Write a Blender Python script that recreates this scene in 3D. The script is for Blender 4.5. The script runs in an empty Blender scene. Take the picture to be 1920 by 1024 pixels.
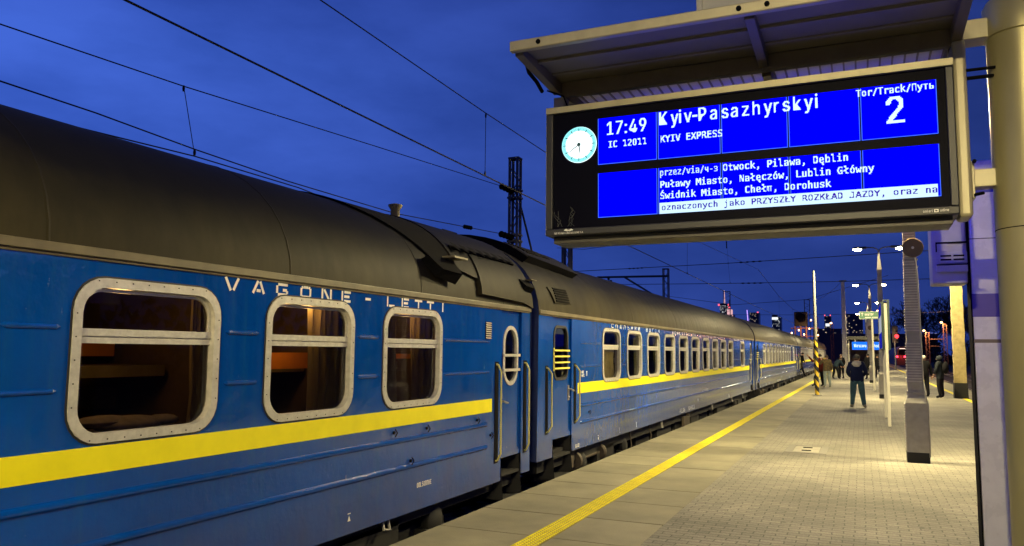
import bpy, math, random
from mathutils import Vector, Matrix
R = math.radians
SC = bpy.context.scene
COL = SC.collection
random.seed(7)

# ------------------------------------------------------------------ camera, world, exposure
def make_camera():
    cd = bpy.data.cameras.new('camera'); co = bpy.data.objects.new('camera', cd); COL.objects.link(co)
    cd.sensor_width = 36.0; cd.lens = 36.0 * 1460 / 1920; cd.clip_start = 0.05; cd.clip_end = 9000
    yaw, pitch, roll = R(24.133), R(5.695), R(0.542)
    F = Vector((-math.sin(yaw) * math.cos(pitch), math.cos(yaw) * math.cos(pitch), math.sin(pitch)))
    Rt = Vector((math.cos(yaw), math.sin(yaw), 0)); U = Rt.cross(F)
    r2 = Rt * math.cos(roll) + U * math.sin(roll); u2 = U * math.cos(roll) - Rt * math.sin(roll)
    m = Matrix((r2, u2, -F)).transposed().to_4x4(); m.translation = (0, 0, 1.75)
    co.matrix_world = m
    SC.camera = co
make_camera()

SKY_STRENGTH = 2.5
def make_world():
    w = bpy.data.worlds.new('World'); SC.world = w; w.use_nodes = True
    nt = w.node_tree; N = nt.nodes; L = nt.links
    bg = N['Background']
    tc = N.new('ShaderNodeTexCoord'); sx = N.new('ShaderNodeSeparateXYZ'); L.new(tc.outputs['Generated'], sx.inputs[0])
    mx = N.new('ShaderNodeMath'); mx.operation = 'MAXIMUM'; mx.inputs[1].default_value = 0.34; L.new(sx.outputs[2], mx.inputs[0])
    cb = N.new('ShaderNodeCombineXYZ'); L.new(sx.outputs[0], cb.inputs[0]); L.new(sx.outputs[1], cb.inputs[1]); L.new(mx.outputs[0], cb.inputs[2])
    sky = N.new('ShaderNodeTexSky'); sky.sky_type = 'NISHITA'; sky.sun_disc = False
    sky.sun_elevation = R(-3.5); sky.sun_rotation = R(-75); sky.ozone_density = 4.0
    L.new(cb.outputs[0], sky.inputs[0])
    tint = N.new('ShaderNodeMix'); tint.data_type = 'RGBA'; tint.blend_type = 'MULTIPLY'; tint.inputs[0].default_value = 1
    L.new(sky.outputs[0], tint.inputs[6]); tint.inputs[7].default_value = (0.72, 1.20, 1.58, 1)
    # thin cloud: soft brightness variation
    mp = N.new('ShaderNodeMapping'); mp.inputs['Scale'].default_value = (1.3, 1.3, 3.6); L.new(tc.outputs['Generated'], mp.inputs[0])
    no = N.new('ShaderNodeTexNoise'); no.inputs['Scale'].default_value = 2.6; no.inputs['Detail'].default_value = 7; no.inputs['Roughness'].default_value = 0.55
    L.new(mp.outputs[0], no.inputs[0])
    rg = N.new('ShaderNodeMapRange'); rg.inputs[1].default_value = .34; rg.inputs[2].default_value = .66; L.new(no.outputs[0], rg.inputs[0])
    mr = N.new('ShaderNodeMix'); mr.data_type = 'RGBA'; L.new(rg.outputs[0], mr.inputs[0]); mr.inputs[6].default_value = (.74, .74, .74, 1); mr.inputs[7].default_value = (1.36, 1.18, 1.07, 1)
    cl = N.new('ShaderNodeMix'); cl.data_type = 'RGBA'; cl.blend_type = 'MULTIPLY'; cl.inputs[0].default_value = 1
    L.new(tint.outputs[2], cl.inputs[6]); L.new(mr.outputs[2], cl.inputs[7])
    L.new(cl.outputs[2], bg.inputs[0]); bg.inputs[1].default_value = SKY_STRENGTH
make_world()
SC.view_settings.view_transform = 'Standard'; SC.view_settings.look = 'None'; SC.view_settings.exposure = 0.5; SC.view_settings.gamma = 1
SC.cycles.use_denoising = True
SC.cycles.max_bounces = 6; SC.cycles.transparent_max_bounces = 10; SC.cycles.sample_clamp_indirect = 4

LAMP_W = 2900.0          # watts of one platform lamp
LAMP_COL = (1.0, 0.81, 0.40)

# ------------------------------------------------------------------ materials
MATS = {}
def mat(name, col, rough=.6, metal=0.0, noise=0.0, nscale=8.0, stretch=(1, 1, 1), bump=0.0, bscale=40.0, coat=0.0, emit=None, estr=0.0, spec=.5, col2=None, bstretch=(1,1,1), island=0.0):
    if name in MATS: return MATS[name]
    m = bpy.data.materials.new(name); m.use_nodes = True; nt = m.node_tree; N = nt.nodes; L = nt.links
    b = N['Principled BSDF']
    b.inputs['Base Color'].default_value = (*col, 1); b.inputs['Roughness'].default_value = rough; b.inputs['Metallic'].default_value = metal
    b.inputs['Coat Weight'].default_value = coat; b.inputs['Coat Roughness'].default_value = .12; b.inputs['Specular IOR Level'].default_value = spec
    if emit: b.inputs['Emission Color'].default_value = (*emit, 1); b.inputs['Emission Strength'].default_value = estr
    tc = N.new('ShaderNodeTexCoord')
    if noise:
        mp = N.new('ShaderNodeMapping'); mp.inputs['Scale'].default_value = stretch; L.new(tc.outputs['Object'], mp.inputs[0])
        no = N.new('ShaderNodeTexNoise'); no.inputs['Scale'].default_value = nscale; no.inputs['Detail'].default_value = 6; no.inputs['Roughness'].default_value = .6
        L.new(mp.outputs[0], no.inputs[0])
        mr = N.new('ShaderNodeMapRange'); mr.inputs[1].default_value = .3; mr.inputs[2].default_value = .7
        L.new(no.outputs[0], mr.inputs[0])
        mx = N.new('ShaderNodeMix'); mx.data_type = 'RGBA'
        c2 = col2 or tuple(c * (1 - noise) for c in col); c1 = col if col2 else tuple(min(1, c * (1 + noise)) for c in col)
        mx.inputs[6].default_value = (*c2, 1); mx.inputs[7].default_value = (*c1, 1)
        L.new(mr.outputs[0], mx.inputs[0]); L.new(mx.outputs[2], b.inputs['Base Color'])
        if island:
            ge = N.new('ShaderNodeNewGeometry'); ir = N.new('ShaderNodeMapRange'); ir.inputs[3].default_value = 1 - island; ir.inputs[4].default_value = 1 + island * .6; L.new(ge.outputs['Random Per Island'], ir.inputs[0])
            im = N.new('ShaderNodeMix'); im.data_type = 'RGBA'; im.blend_type = 'MULTIPLY'; im.inputs[0].default_value = 1; L.new(mx.outputs[2], im.inputs[6]); L.new(ir.outputs[0], im.inputs[7]); L.new(im.outputs[2], b.inputs['Base Color'])
        m2 = N.new('ShaderNodeMapRange'); m2.inputs[3].default_value = max(.03, rough - .1); m2.inputs[4].default_value = min(1, rough + .1)
        L.new(no.outputs[0], m2.inputs[0]); L.new(m2.outputs[0], b.inputs['Roughness'])
    if bump:
        mp2 = N.new('ShaderNodeMapping'); mp2.inputs['Scale'].default_value = bstretch; L.new(tc.outputs['Object'], mp2.inputs[0])
        n2 = N.new('ShaderNodeTexNoise'); n2.inputs['Scale'].default_value = bscale; n2.inputs['Detail'].default_value = 4; L.new(mp2.outputs[0], n2.inputs[0])
        bp = N.new('ShaderNodeBump'); bp.inputs['Strength'].default_value = bump; bp.inputs['Distance'].default_value = .02
        L.new(n2.outputs[0], bp.inputs['Height']); L.new(bp.outputs[0], b.inputs['Normal'])
    MATS[name] = m; return m
def glow(name, col, s):
    if name in MATS: return MATS[name]
    m = bpy.data.materials.new(name); m.use_nodes = True; N = m.node_tree.nodes; N.remove(N['Principled BSDF'])
    e = N.new('ShaderNodeEmission'); e.inputs[0].default_value = (*col, 1); e.inputs[1].default_value = s
    m.node_tree.links.new(e.outputs[0], N['Material Output'].inputs[0]); MATS[name] = m; return m
def glass(name, tint=(.75, .72, .6), rough=.02):
    if name in MATS: return MATS[name]
    m = bpy.data.materials.new(name); m.use_nodes = True; nt = m.node_tree; N = nt.nodes; N.remove(N['Principled BSDF'])
    tr = N.new('ShaderNodeBsdfTransparent'); tr.inputs[0].default_value = (*tint, 1)
    gl = N.new('ShaderNodeBsdfGlossy'); gl.inputs['Roughness'].default_value = rough
    fr = N.new('ShaderNodeFresnel'); fr.inputs[0].default_value = 1.5
    mx = N.new('ShaderNodeMixShader')
    nt.links.new(fr.outputs[0], mx.inputs[0]); nt.links.new(tr.outputs[0], mx.inputs[1]); nt.links.new(gl.outputs[0], mx.inputs[2])
    nt.links.new(mx.outputs[0], N['Material Output'].inputs[0]); MATS[name] = m; return m

def paint_blue(name, base, weather):
    """train paint: deep blue, faded and rain-streaked, slightly wavy sheet metal with a worn gloss"""
    m = bpy.data.materials.new(name); m.use_nodes = True; nt = m.node_tree; N = nt.nodes; L = nt.links; b = N['Principled BSDF']
    tc = N.new('ShaderNodeTexCoord')
    def noise(scale, st, det=6):
        mp = N.new('ShaderNodeMapping'); mp.inputs['Scale'].default_value = st; L.new(tc.outputs['Object'], mp.inputs[0])
        n = N.new('ShaderNodeTexNoise'); n.inputs['Scale'].default_value = scale; n.inputs['Detail'].default_value = det; n.inputs['Roughness'].default_value = .62
        L.new(mp.outputs[0], n.inputs[0]); return n.outputs[0]
    def rng(s, a, c, lo=0., hi=1.):
        r = N.new('ShaderNodeMapRange'); r.inputs[1].default_value = a; r.inputs[2].default_value = c; r.inputs[3].default_value = lo; r.inputs[4].default_value = hi; L.new(s, r.inputs[0]); return r.outputs[0]
    def mix(f, a, c):
        x = N.new('ShaderNodeMix'); x.data_type = 'RGBA'; L.new(f, x.inputs[0])
        for i, v in ((6, a), (7, c)):
            if isinstance(v, tuple): x.inputs[i].default_value = (*v, 1)
            else: L.new(v, x.inputs[i])
        return x.outputs[2]
    streak = rng(noise(3.0, (1, 5, .35)), .5, .8, 0, .42)
    broad = rng(noise(.9, (1, 1, 1.4)), .35, .7)
    c = mix(broad, tuple(v * .8 for v in base), tuple(v * 1.15 for v in base))
    c = mix(streak, c, weather)
    chips = rng(noise(9, (1, 1.6, .8), 8), .70, .74, 0, .45)
    c = mix(chips, c, (.34, .36, .40))
    # brake dust and rail rust thrown up along the bottom of the side
    sp = N.new('ShaderNodeSeparateXYZ'); L.new(tc.outputs['Object'], sp.inputs[0])
    du = N.new('ShaderNodeMath'); du.operation = 'MULTIPLY_ADD'; du.inputs[1].default_value = -.9; L.new(noise(1.4, (1, 1.4, 1)), du.inputs[0]); L.new(sp.outputs[2], du.inputs[2])
    c = mix(rng(du.outputs[0], .35, 1.0, .40, 0), c, (.075, .062, .05))
    L.new(c, b.inputs['Base Color'])
    L.new(rng(noise(2.2, (1, 3, .6)), .3, .75, .07, .22), b.inputs['Roughness']); b.inputs['Specular IOR Level'].default_value = .5
    b.inputs['Coat Weight'].default_value = .3; b.inputs['Coat Roughness'].default_value = .08
    bp = N.new('ShaderNodeBump'); bp.inputs['Strength'].default_value = .5; bp.inputs['Distance'].default_value = .02
    L.new(noise(4.2, (1, 1, .7), 4), bp.inputs['Height']); L.new(bp.outputs[0], b.inputs['Normal'])
    MATS[name] = m; return m

def roof_paint(name):
    """olive roof paint, mottled by noise and blending to near black along its top"""
    m = bpy.data.materials.new(name); m.use_nodes = True; nt = m.node_tree; N = nt.nodes; L = nt.links; b = N['Principled BSDF']
    tc = N.new('ShaderNodeTexCoord'); sx = N.new('ShaderNodeSeparateXYZ'); L.new(tc.outputs['Object'], sx.inputs[0])
    def noise(scale, st):
        mp = N.new('ShaderNodeMapping'); mp.inputs['Scale'].default_value = st; L.new(tc.outputs['Object'], mp.inputs[0])
        n = N.new('ShaderNodeTexNoise'); n.inputs['Scale'].default_value = scale; n.inputs['Detail'].default_value = 7; n.inputs['Roughness'].default_value = .62; L.new(mp.outputs[0], n.inputs[0]); return n.outputs[0]
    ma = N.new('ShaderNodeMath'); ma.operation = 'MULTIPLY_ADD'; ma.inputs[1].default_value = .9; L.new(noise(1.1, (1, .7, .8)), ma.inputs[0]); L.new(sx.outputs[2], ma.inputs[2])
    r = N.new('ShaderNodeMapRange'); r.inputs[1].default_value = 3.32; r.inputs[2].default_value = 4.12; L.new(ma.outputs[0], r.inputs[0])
    x = N.new('ShaderNodeMix'); x.data_type = 'RGBA'; L.new(r.outputs[0], x.inputs[0]); x.inputs[6].default_value = (.044, .037, .016, 1); x.inputs[7].default_value = (.006, .006, .008, 1)  # olive low down, near black higher up
    r2 = N.new('ShaderNodeMapRange'); r2.inputs[1].default_value = .3; r2.inputs[2].default_value = .7; r2.inputs[3].default_value = .8; r2.inputs[4].default_value = 1.2; L.new(noise(3.5, (1, 1.6, .5)), r2.inputs[0])
    y = N.new('ShaderNodeMix'); y.data_type = 'RGBA'; y.blend_type = 'MULTIPLY'; y.inputs[0].default_value = 1; L.new(x.outputs[2], y.inputs[6]); L.new(r2.outputs[0], y.inputs[7]); L.new(y.outputs[2], b.inputs['Base Color'])
    b.inputs['Roughness'].default_value = .6; b.inputs['Specular IOR Level'].default_value = .10
    bp = N.new('ShaderNodeBump'); bp.inputs['Strength'].default_value = .25; bp.inputs['Distance'].default_value = .02; L.new(noise(1.3, (1, 1, 1)), bp.inputs['Height']); L.new(bp.outputs[0], b.inputs['Normal'])
    MATS[name] = m; return m

# ------------------------------------------------------------------ mesh builder
class MB:
    def __init__(s): s.v = []; s.f = []; s.m = []
    def add(s, vs, fs, mi=0):
        o = len(s.v); s.v += [tuple(p) for p in vs]; s.f += [tuple(i + o for i in f) for f in fs]; s.m += [mi] * len(fs); return s
    def box(s, x0, x1, y0, y1, z0, z1, mi=0):
        return s.add([(x0,y0,z0),(x1,y0,z0),(x1,y1,z0),(x0,y1,z0),(x0,y0,z1),(x1,y0,z1),(x1,y1,z1),(x0,y1,z1)],
                     [(0,3,2,1),(4,5,6,7),(0,1,5,4),(1,2,6,5),(2,3,7,6),(3,0,4,7)], mi)
    def taper(s, cx, cy, z0, z1, a0, a1, b0=None, b1=None, mi=0, dx=0, dy=0):
        b0 = a0 if b0 is None else b0; b1 = a1 if b1 is None else b1
        return s.add([(cx-a0,cy-b0,z0),(cx+a0,cy-b0,z0),(cx+a0,cy+b0,z0),(cx-a0,cy+b0,z0),(cx+dx-a1,cy+dy-b1,z1),(cx+dx+a1,cy+dy-b1,z1),(cx+dx+a1,cy+dy+b1,z1),(cx+dx-a1,cy+dy+b1,z1)],
                     [(0,3,2,1),(4,5,6,7),(0,1,5,4),(1,2,6,5),(2,3,7,6),(3,0,4,7)], mi)
    def quad(s, a, b, c, d, mi=0): return s.add([a, b, c, d], [(0, 1, 2, 3)], mi)
    def tube(s, pts, r, n=8, mi=0, caps=True, r1=None):
        pts = [Vector(p) for p in pts]; k = len(pts); vs = []; fs = []
        up = None
        for i, p in enumerate(pts):
            t = (pts[min(i+1, k-1)] - pts[max(i-1, 0)]).normalized()
            if up is None:
                up = Vector((0, 0, 1)) if abs(t.z) < .9 else Vector((1, 0, 0))
            a = t.cross(up)
            if a.length < 1e-4: a = t.cross(Vector((0, 1, 0)))
            a.normalize(); up = a.cross(t)
            rr = (r if r1 is None else r + (r1 - r) * i / (k - 1)) if not isinstance(r, (list, tuple)) else r[i]
            for j in range(n):
                th = 2 * math.pi * j / n; vs.append(p + (a * math.cos(th) + up * math.sin(th)) * rr)
        for i in range(k - 1):
            for j in range(n):
                q = (j + 1) % n; fs.append((i*n+j, i*n+q, (i+1)*n+q, (i+1)*n+j))
        if caps: fs += [tuple(range(n))[::-1], tuple((k-1)*n + j for j in range(n))]
        return s.add(vs, fs, mi)
    def lathe(s, c, prof, axis='z', n=20, mi=0):
        vs = []; fs = []; k = len(prof)
        for (r, h) in prof:
            for j in range(n):
                th = 2 * math.pi * j / n; x, y = r * math.cos(th), r * math.sin(th)
                p = (x, y, h) if axis == 'z' else ((x, h, y) if axis == 'y' else (h, x, y))
                vs.append((c[0]+p[0], c[1]+p[1], c[2]+p[2]))
        for i in range(k - 1):
            for j in range(n):
                q = (j + 1) % n; fs.append((i*n+j, i*n+q, (i+1)*n+q, (i+1)*n+j))
        fs += [tuple(range(n))[::-1], tuple((k-1)*n + j for j in range(n))]
        return s.add(vs, fs, mi)
    def ell(s, c, rx, ry, rz, n=12, k=8, mi=0, zmin=-1.0):
        prof = []
        vs = []; fs = []
        for i in range(k + 1):
            t = -math.pi/2 + math.pi * i / k; z = max(math.sin(t), zmin)
            rr = math.cos(math.asin(max(-1, min(1, z))))
            for j in range(n):
                th = 2*math.pi*j/n; vs.append((c[0]+rx*rr*math.cos(th), c[1]+ry*rr*math.sin(th), c[2]+rz*z))
        for i in range(k):
            for j in range(n):
                q = (j+1) % n; fs.append((i*n+j, i*n+q, (i+1)*n+q, (i+1)*n+j))
        return s.add(vs, fs, mi)
    def build(s, name, mats, parent=None, smooth=None, bevel=0, loc=None):
        """link as ONE mesh object; vertices are in world space, stored relative to the thing's base"""
        off = Vector(loc) if loc is not None else Vector((0, 0, 0))
        p = parent
        while p is not None: off = off + p.location; p = p.parent
        me = bpy.data.meshes.new(name); me.from_pydata([tuple(Vector(q) - off) for q in s.v], [], s.f)
        for m in (mats if isinstance(mats, (list, tuple)) else [mats]): me.materials.append(m)
        for pl, i in zip(me.polygons, s.m): pl.material_index = i
        me.update()
        if smooth is not None:
            me.shade_smooth(); me.set_sharp_from_angle(angle=R(smooth))
        o = bpy.data.objects.new(name, me); COL.objects.link(o)
        if parent is not None: o.parent = parent
        if loc is not None: o.location = loc
        if bevel:
            b = o.modifiers.new('bevel', 'BEVEL'); b.width = bevel; b.segments = 2; b.limit_method = 'ANGLE'; b.angle_limit = R(40)
        return o

def tag(o, label=None, cat=None, group=None, kind=None):
    if label: o['label'] = label
    if cat: o['category'] = cat
    if group: o['group'] = group
    if kind: o['kind'] = kind
    return o
def thing(name, label, cat, loc=(0, 0, 0), group=None):
    o = bpy.data.objects.new(name, None); COL.objects.link(o); o.location = loc; o.empty_display_size = .2
    return tag(o, label, cat, group)
def dup_tree(src, loc=None, parent=None):
    c = src.copy(); COL.objects.link(c)
    if parent is not None: c.parent = parent
    if loc is not None: c.location = loc
    for ch in list(src.children): dup_tree(ch, None, c)
    return c

# ------------------------------------------------------------------ lettering
MONO = {',': [0, 0, 0, 0, 0, 0, 0, 0, 0, 0, 24, 24, 24, 48, 0],
'-': [0, 0, 0, 0, 0, 0, 0, 0, 60, 0, 0, 0, 0, 0, 0],
'/': [0, 0, 0, 6, 6, 12, 12, 24, 24, 48, 48, 96, 96, 0, 0],
'0': [0, 0, 0, 60, 102, 102, 102, 102, 102, 102, 102, 60, 0, 0, 0],
'1': [0, 0, 0, 120, 120, 8, 8, 8, 8, 8, 28, 62, 0, 0, 0],
'2': [0, 0, 0, 124, 70, 6, 6, 12, 24, 48, 112, 126, 0, 0, 0],
'A': [0, 0, 0, 24, 60, 60, 60, 102, 126, 126, 195, 195, 0, 0, 0],
'C': [0, 0, 0, 62, 114, 96, 96, 96, 96, 96, 114, 62, 0, 0, 0],
'D': [0, 0, 0, 124, 110, 70, 70, 66, 70, 70, 110, 124, 0, 0, 0],
'E': [0, 0, 0, 126, 96, 96, 126, 126, 96, 96, 96, 126, 0, 0, 0],
'G': [0, 0, 0, 62, 98, 96, 192, 206, 206, 98, 102, 62, 0, 0, 0],
'I': [0, 0, 0, 126, 24, 24, 24, 24, 24, 24, 24, 126, 0, 0, 0],
'J': [0, 0, 0, 60, 12, 4, 4, 4, 4, 4, 204, 252, 0, 0, 0],
'K': [0, 0, 0, 71, 78, 92, 120, 120, 108, 76, 70, 67, 0, 0, 0],
'L': [0, 0, 0, 96, 96, 96, 96, 96, 96, 96, 96, 127, 0, 0, 0],
'M': [0, 0, 0, 231, 231, 255, 255, 219, 219, 195, 195, 195, 0, 0, 0],
'N': [0, 0, 0, 98, 114, 114, 114, 90, 78, 78, 78, 70, 0, 0, 0],
'O': [0, 0, 0, 60, 102, 102, 66, 66, 66, 102, 102, 60, 0, 0, 0],
'P': [0, 0, 0, 126, 103, 99, 103, 126, 124, 96, 96, 96, 0, 0, 0],
'R': [0, 0, 0, 124, 110, 70, 70, 124, 108, 70, 71, 67, 0, 0, 0],
'S': [0, 0, 0, 62, 98, 64, 112, 60, 6, 2, 70, 126, 0, 0, 0],
'T': [0, 0, 0, 255, 24, 24, 24, 24, 24, 24, 24, 24, 0, 0, 0],
'V': [0, 0, 0, 195, 66, 102, 102, 102, 60, 60, 60, 24, 0, 0, 0],
'X': [0, 0, 0, 99, 102, 60, 28, 24, 60, 118, 102, 195, 0, 0, 0],
'Y': [0, 0, 0, 195, 102, 126, 60, 24, 24, 24, 24, 24, 0, 0, 0],
'Z': [0, 0, 0, 127, 6, 6, 12, 24, 56, 48, 112, 127, 0, 0, 0],
'a': [0, 0, 0, 0, 0, 124, 102, 6, 126, 102, 102, 126, 0, 0, 0],
'b': [0, 0, 96, 96, 96, 124, 118, 98, 98, 98, 102, 126, 0, 0, 0],
'c': [0, 0, 0, 0, 0, 62, 114, 96, 96, 96, 114, 62, 0, 0, 0],
'd': [0, 0, 6, 6, 6, 62, 110, 70, 70, 70, 102, 62, 0, 0, 0],
'e': [0, 0, 0, 0, 0, 60, 102, 102, 126, 96, 98, 62, 0, 0, 0],
'h': [0, 0, 96, 96, 96, 124, 118, 102, 102, 102, 102, 102, 0, 0, 0],
'i': [0, 0, 24, 24, 0, 120, 24, 24, 24, 24, 24, 126, 0, 0, 0],
'j': [0, 0, 8, 8, 0, 56, 24, 8, 8, 8, 8, 8, 8, 120, 112],
'k': [0, 0, 96, 96, 96, 102, 108, 120, 120, 108, 102, 99, 0, 0, 0],
'l': [0, 0, 112, 112, 16, 16, 16, 16, 16, 16, 24, 30, 0, 0, 0],
'm': [0, 0, 0, 0, 0, 254, 228, 164, 164, 164, 164, 36, 0, 0, 0],
'n': [0, 0, 0, 0, 0, 124, 118, 102, 102, 102, 102, 102, 0, 0, 0],
'o': [0, 0, 0, 0, 0, 60, 102, 102, 66, 102, 102, 60, 0, 0, 0],
'p': [0, 0, 0, 0, 0, 124, 118, 102, 98, 98, 102, 124, 96, 96, 96],
'r': [0, 0, 0, 0, 0, 63, 59, 48, 48, 48, 48, 48, 0, 0, 0],
's': [0, 0, 0, 0, 0, 62, 102, 96, 60, 14, 70, 124, 0, 0, 0],
't': [0, 0, 0, 16, 16, 126, 56, 16, 16, 16, 24, 30, 0, 0, 0],
'u': [0, 0, 0, 0, 0, 102, 102, 102, 102, 102, 102, 126, 0, 0, 0],
'v': [0, 0, 0, 0, 0, 195, 102, 102, 36, 60, 60, 24, 0, 0, 0],
'w': [0, 0, 0, 0, 0, 195, 195, 219, 90, 126, 126, 102, 0, 0, 0],
'y': [0, 0, 0, 0, 0, 195, 102, 102, 54, 60, 28, 24, 24, 112, 96],
'z': [0, 0, 0, 0, 0, 126, 14, 12, 24, 48, 96, 126, 0, 0, 0],
'ó': [0, 0, 12, 24, 16, 60, 102, 102, 66, 102, 102, 60, 0, 0, 0],
'ę': [0, 0, 0, 0, 0, 60, 102, 102, 126, 96, 98, 62, 12, 14, 6],
'Ł': [0, 0, 0, 96, 96, 104, 120, 112, 224, 96, 96, 127, 0, 0, 0],
'ł': [0, 0, 112, 112, 16, 30, 28, 112, 240, 16, 24, 30, 0, 0, 0],
'Ś': [12, 24, 24, 62, 98, 64, 112, 60, 6, 2, 70, 126, 0, 0, 0],
'П': [0, 0, 0, 126, 102, 66, 66, 66, 66, 66, 66, 66, 0, 0, 0],
'з': [0, 0, 0, 0, 0, 124, 70, 6, 60, 6, 6, 124, 0, 0, 0],
'т': [0, 0, 0, 0, 0, 126, 24, 24, 24, 24, 24, 24, 0, 0, 0],
'у': [0, 0, 0, 0, 0, 195, 102, 102, 54, 60, 28, 24, 24, 112, 96],
'ч': [0, 0, 0, 0, 0, 102, 102, 102, 126, 62, 6, 6, 0, 0, 0],
'ь': [0, 0, 0, 0, 0, 96, 96, 96, 126, 102, 102, 126, 0, 0, 0]}
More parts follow.
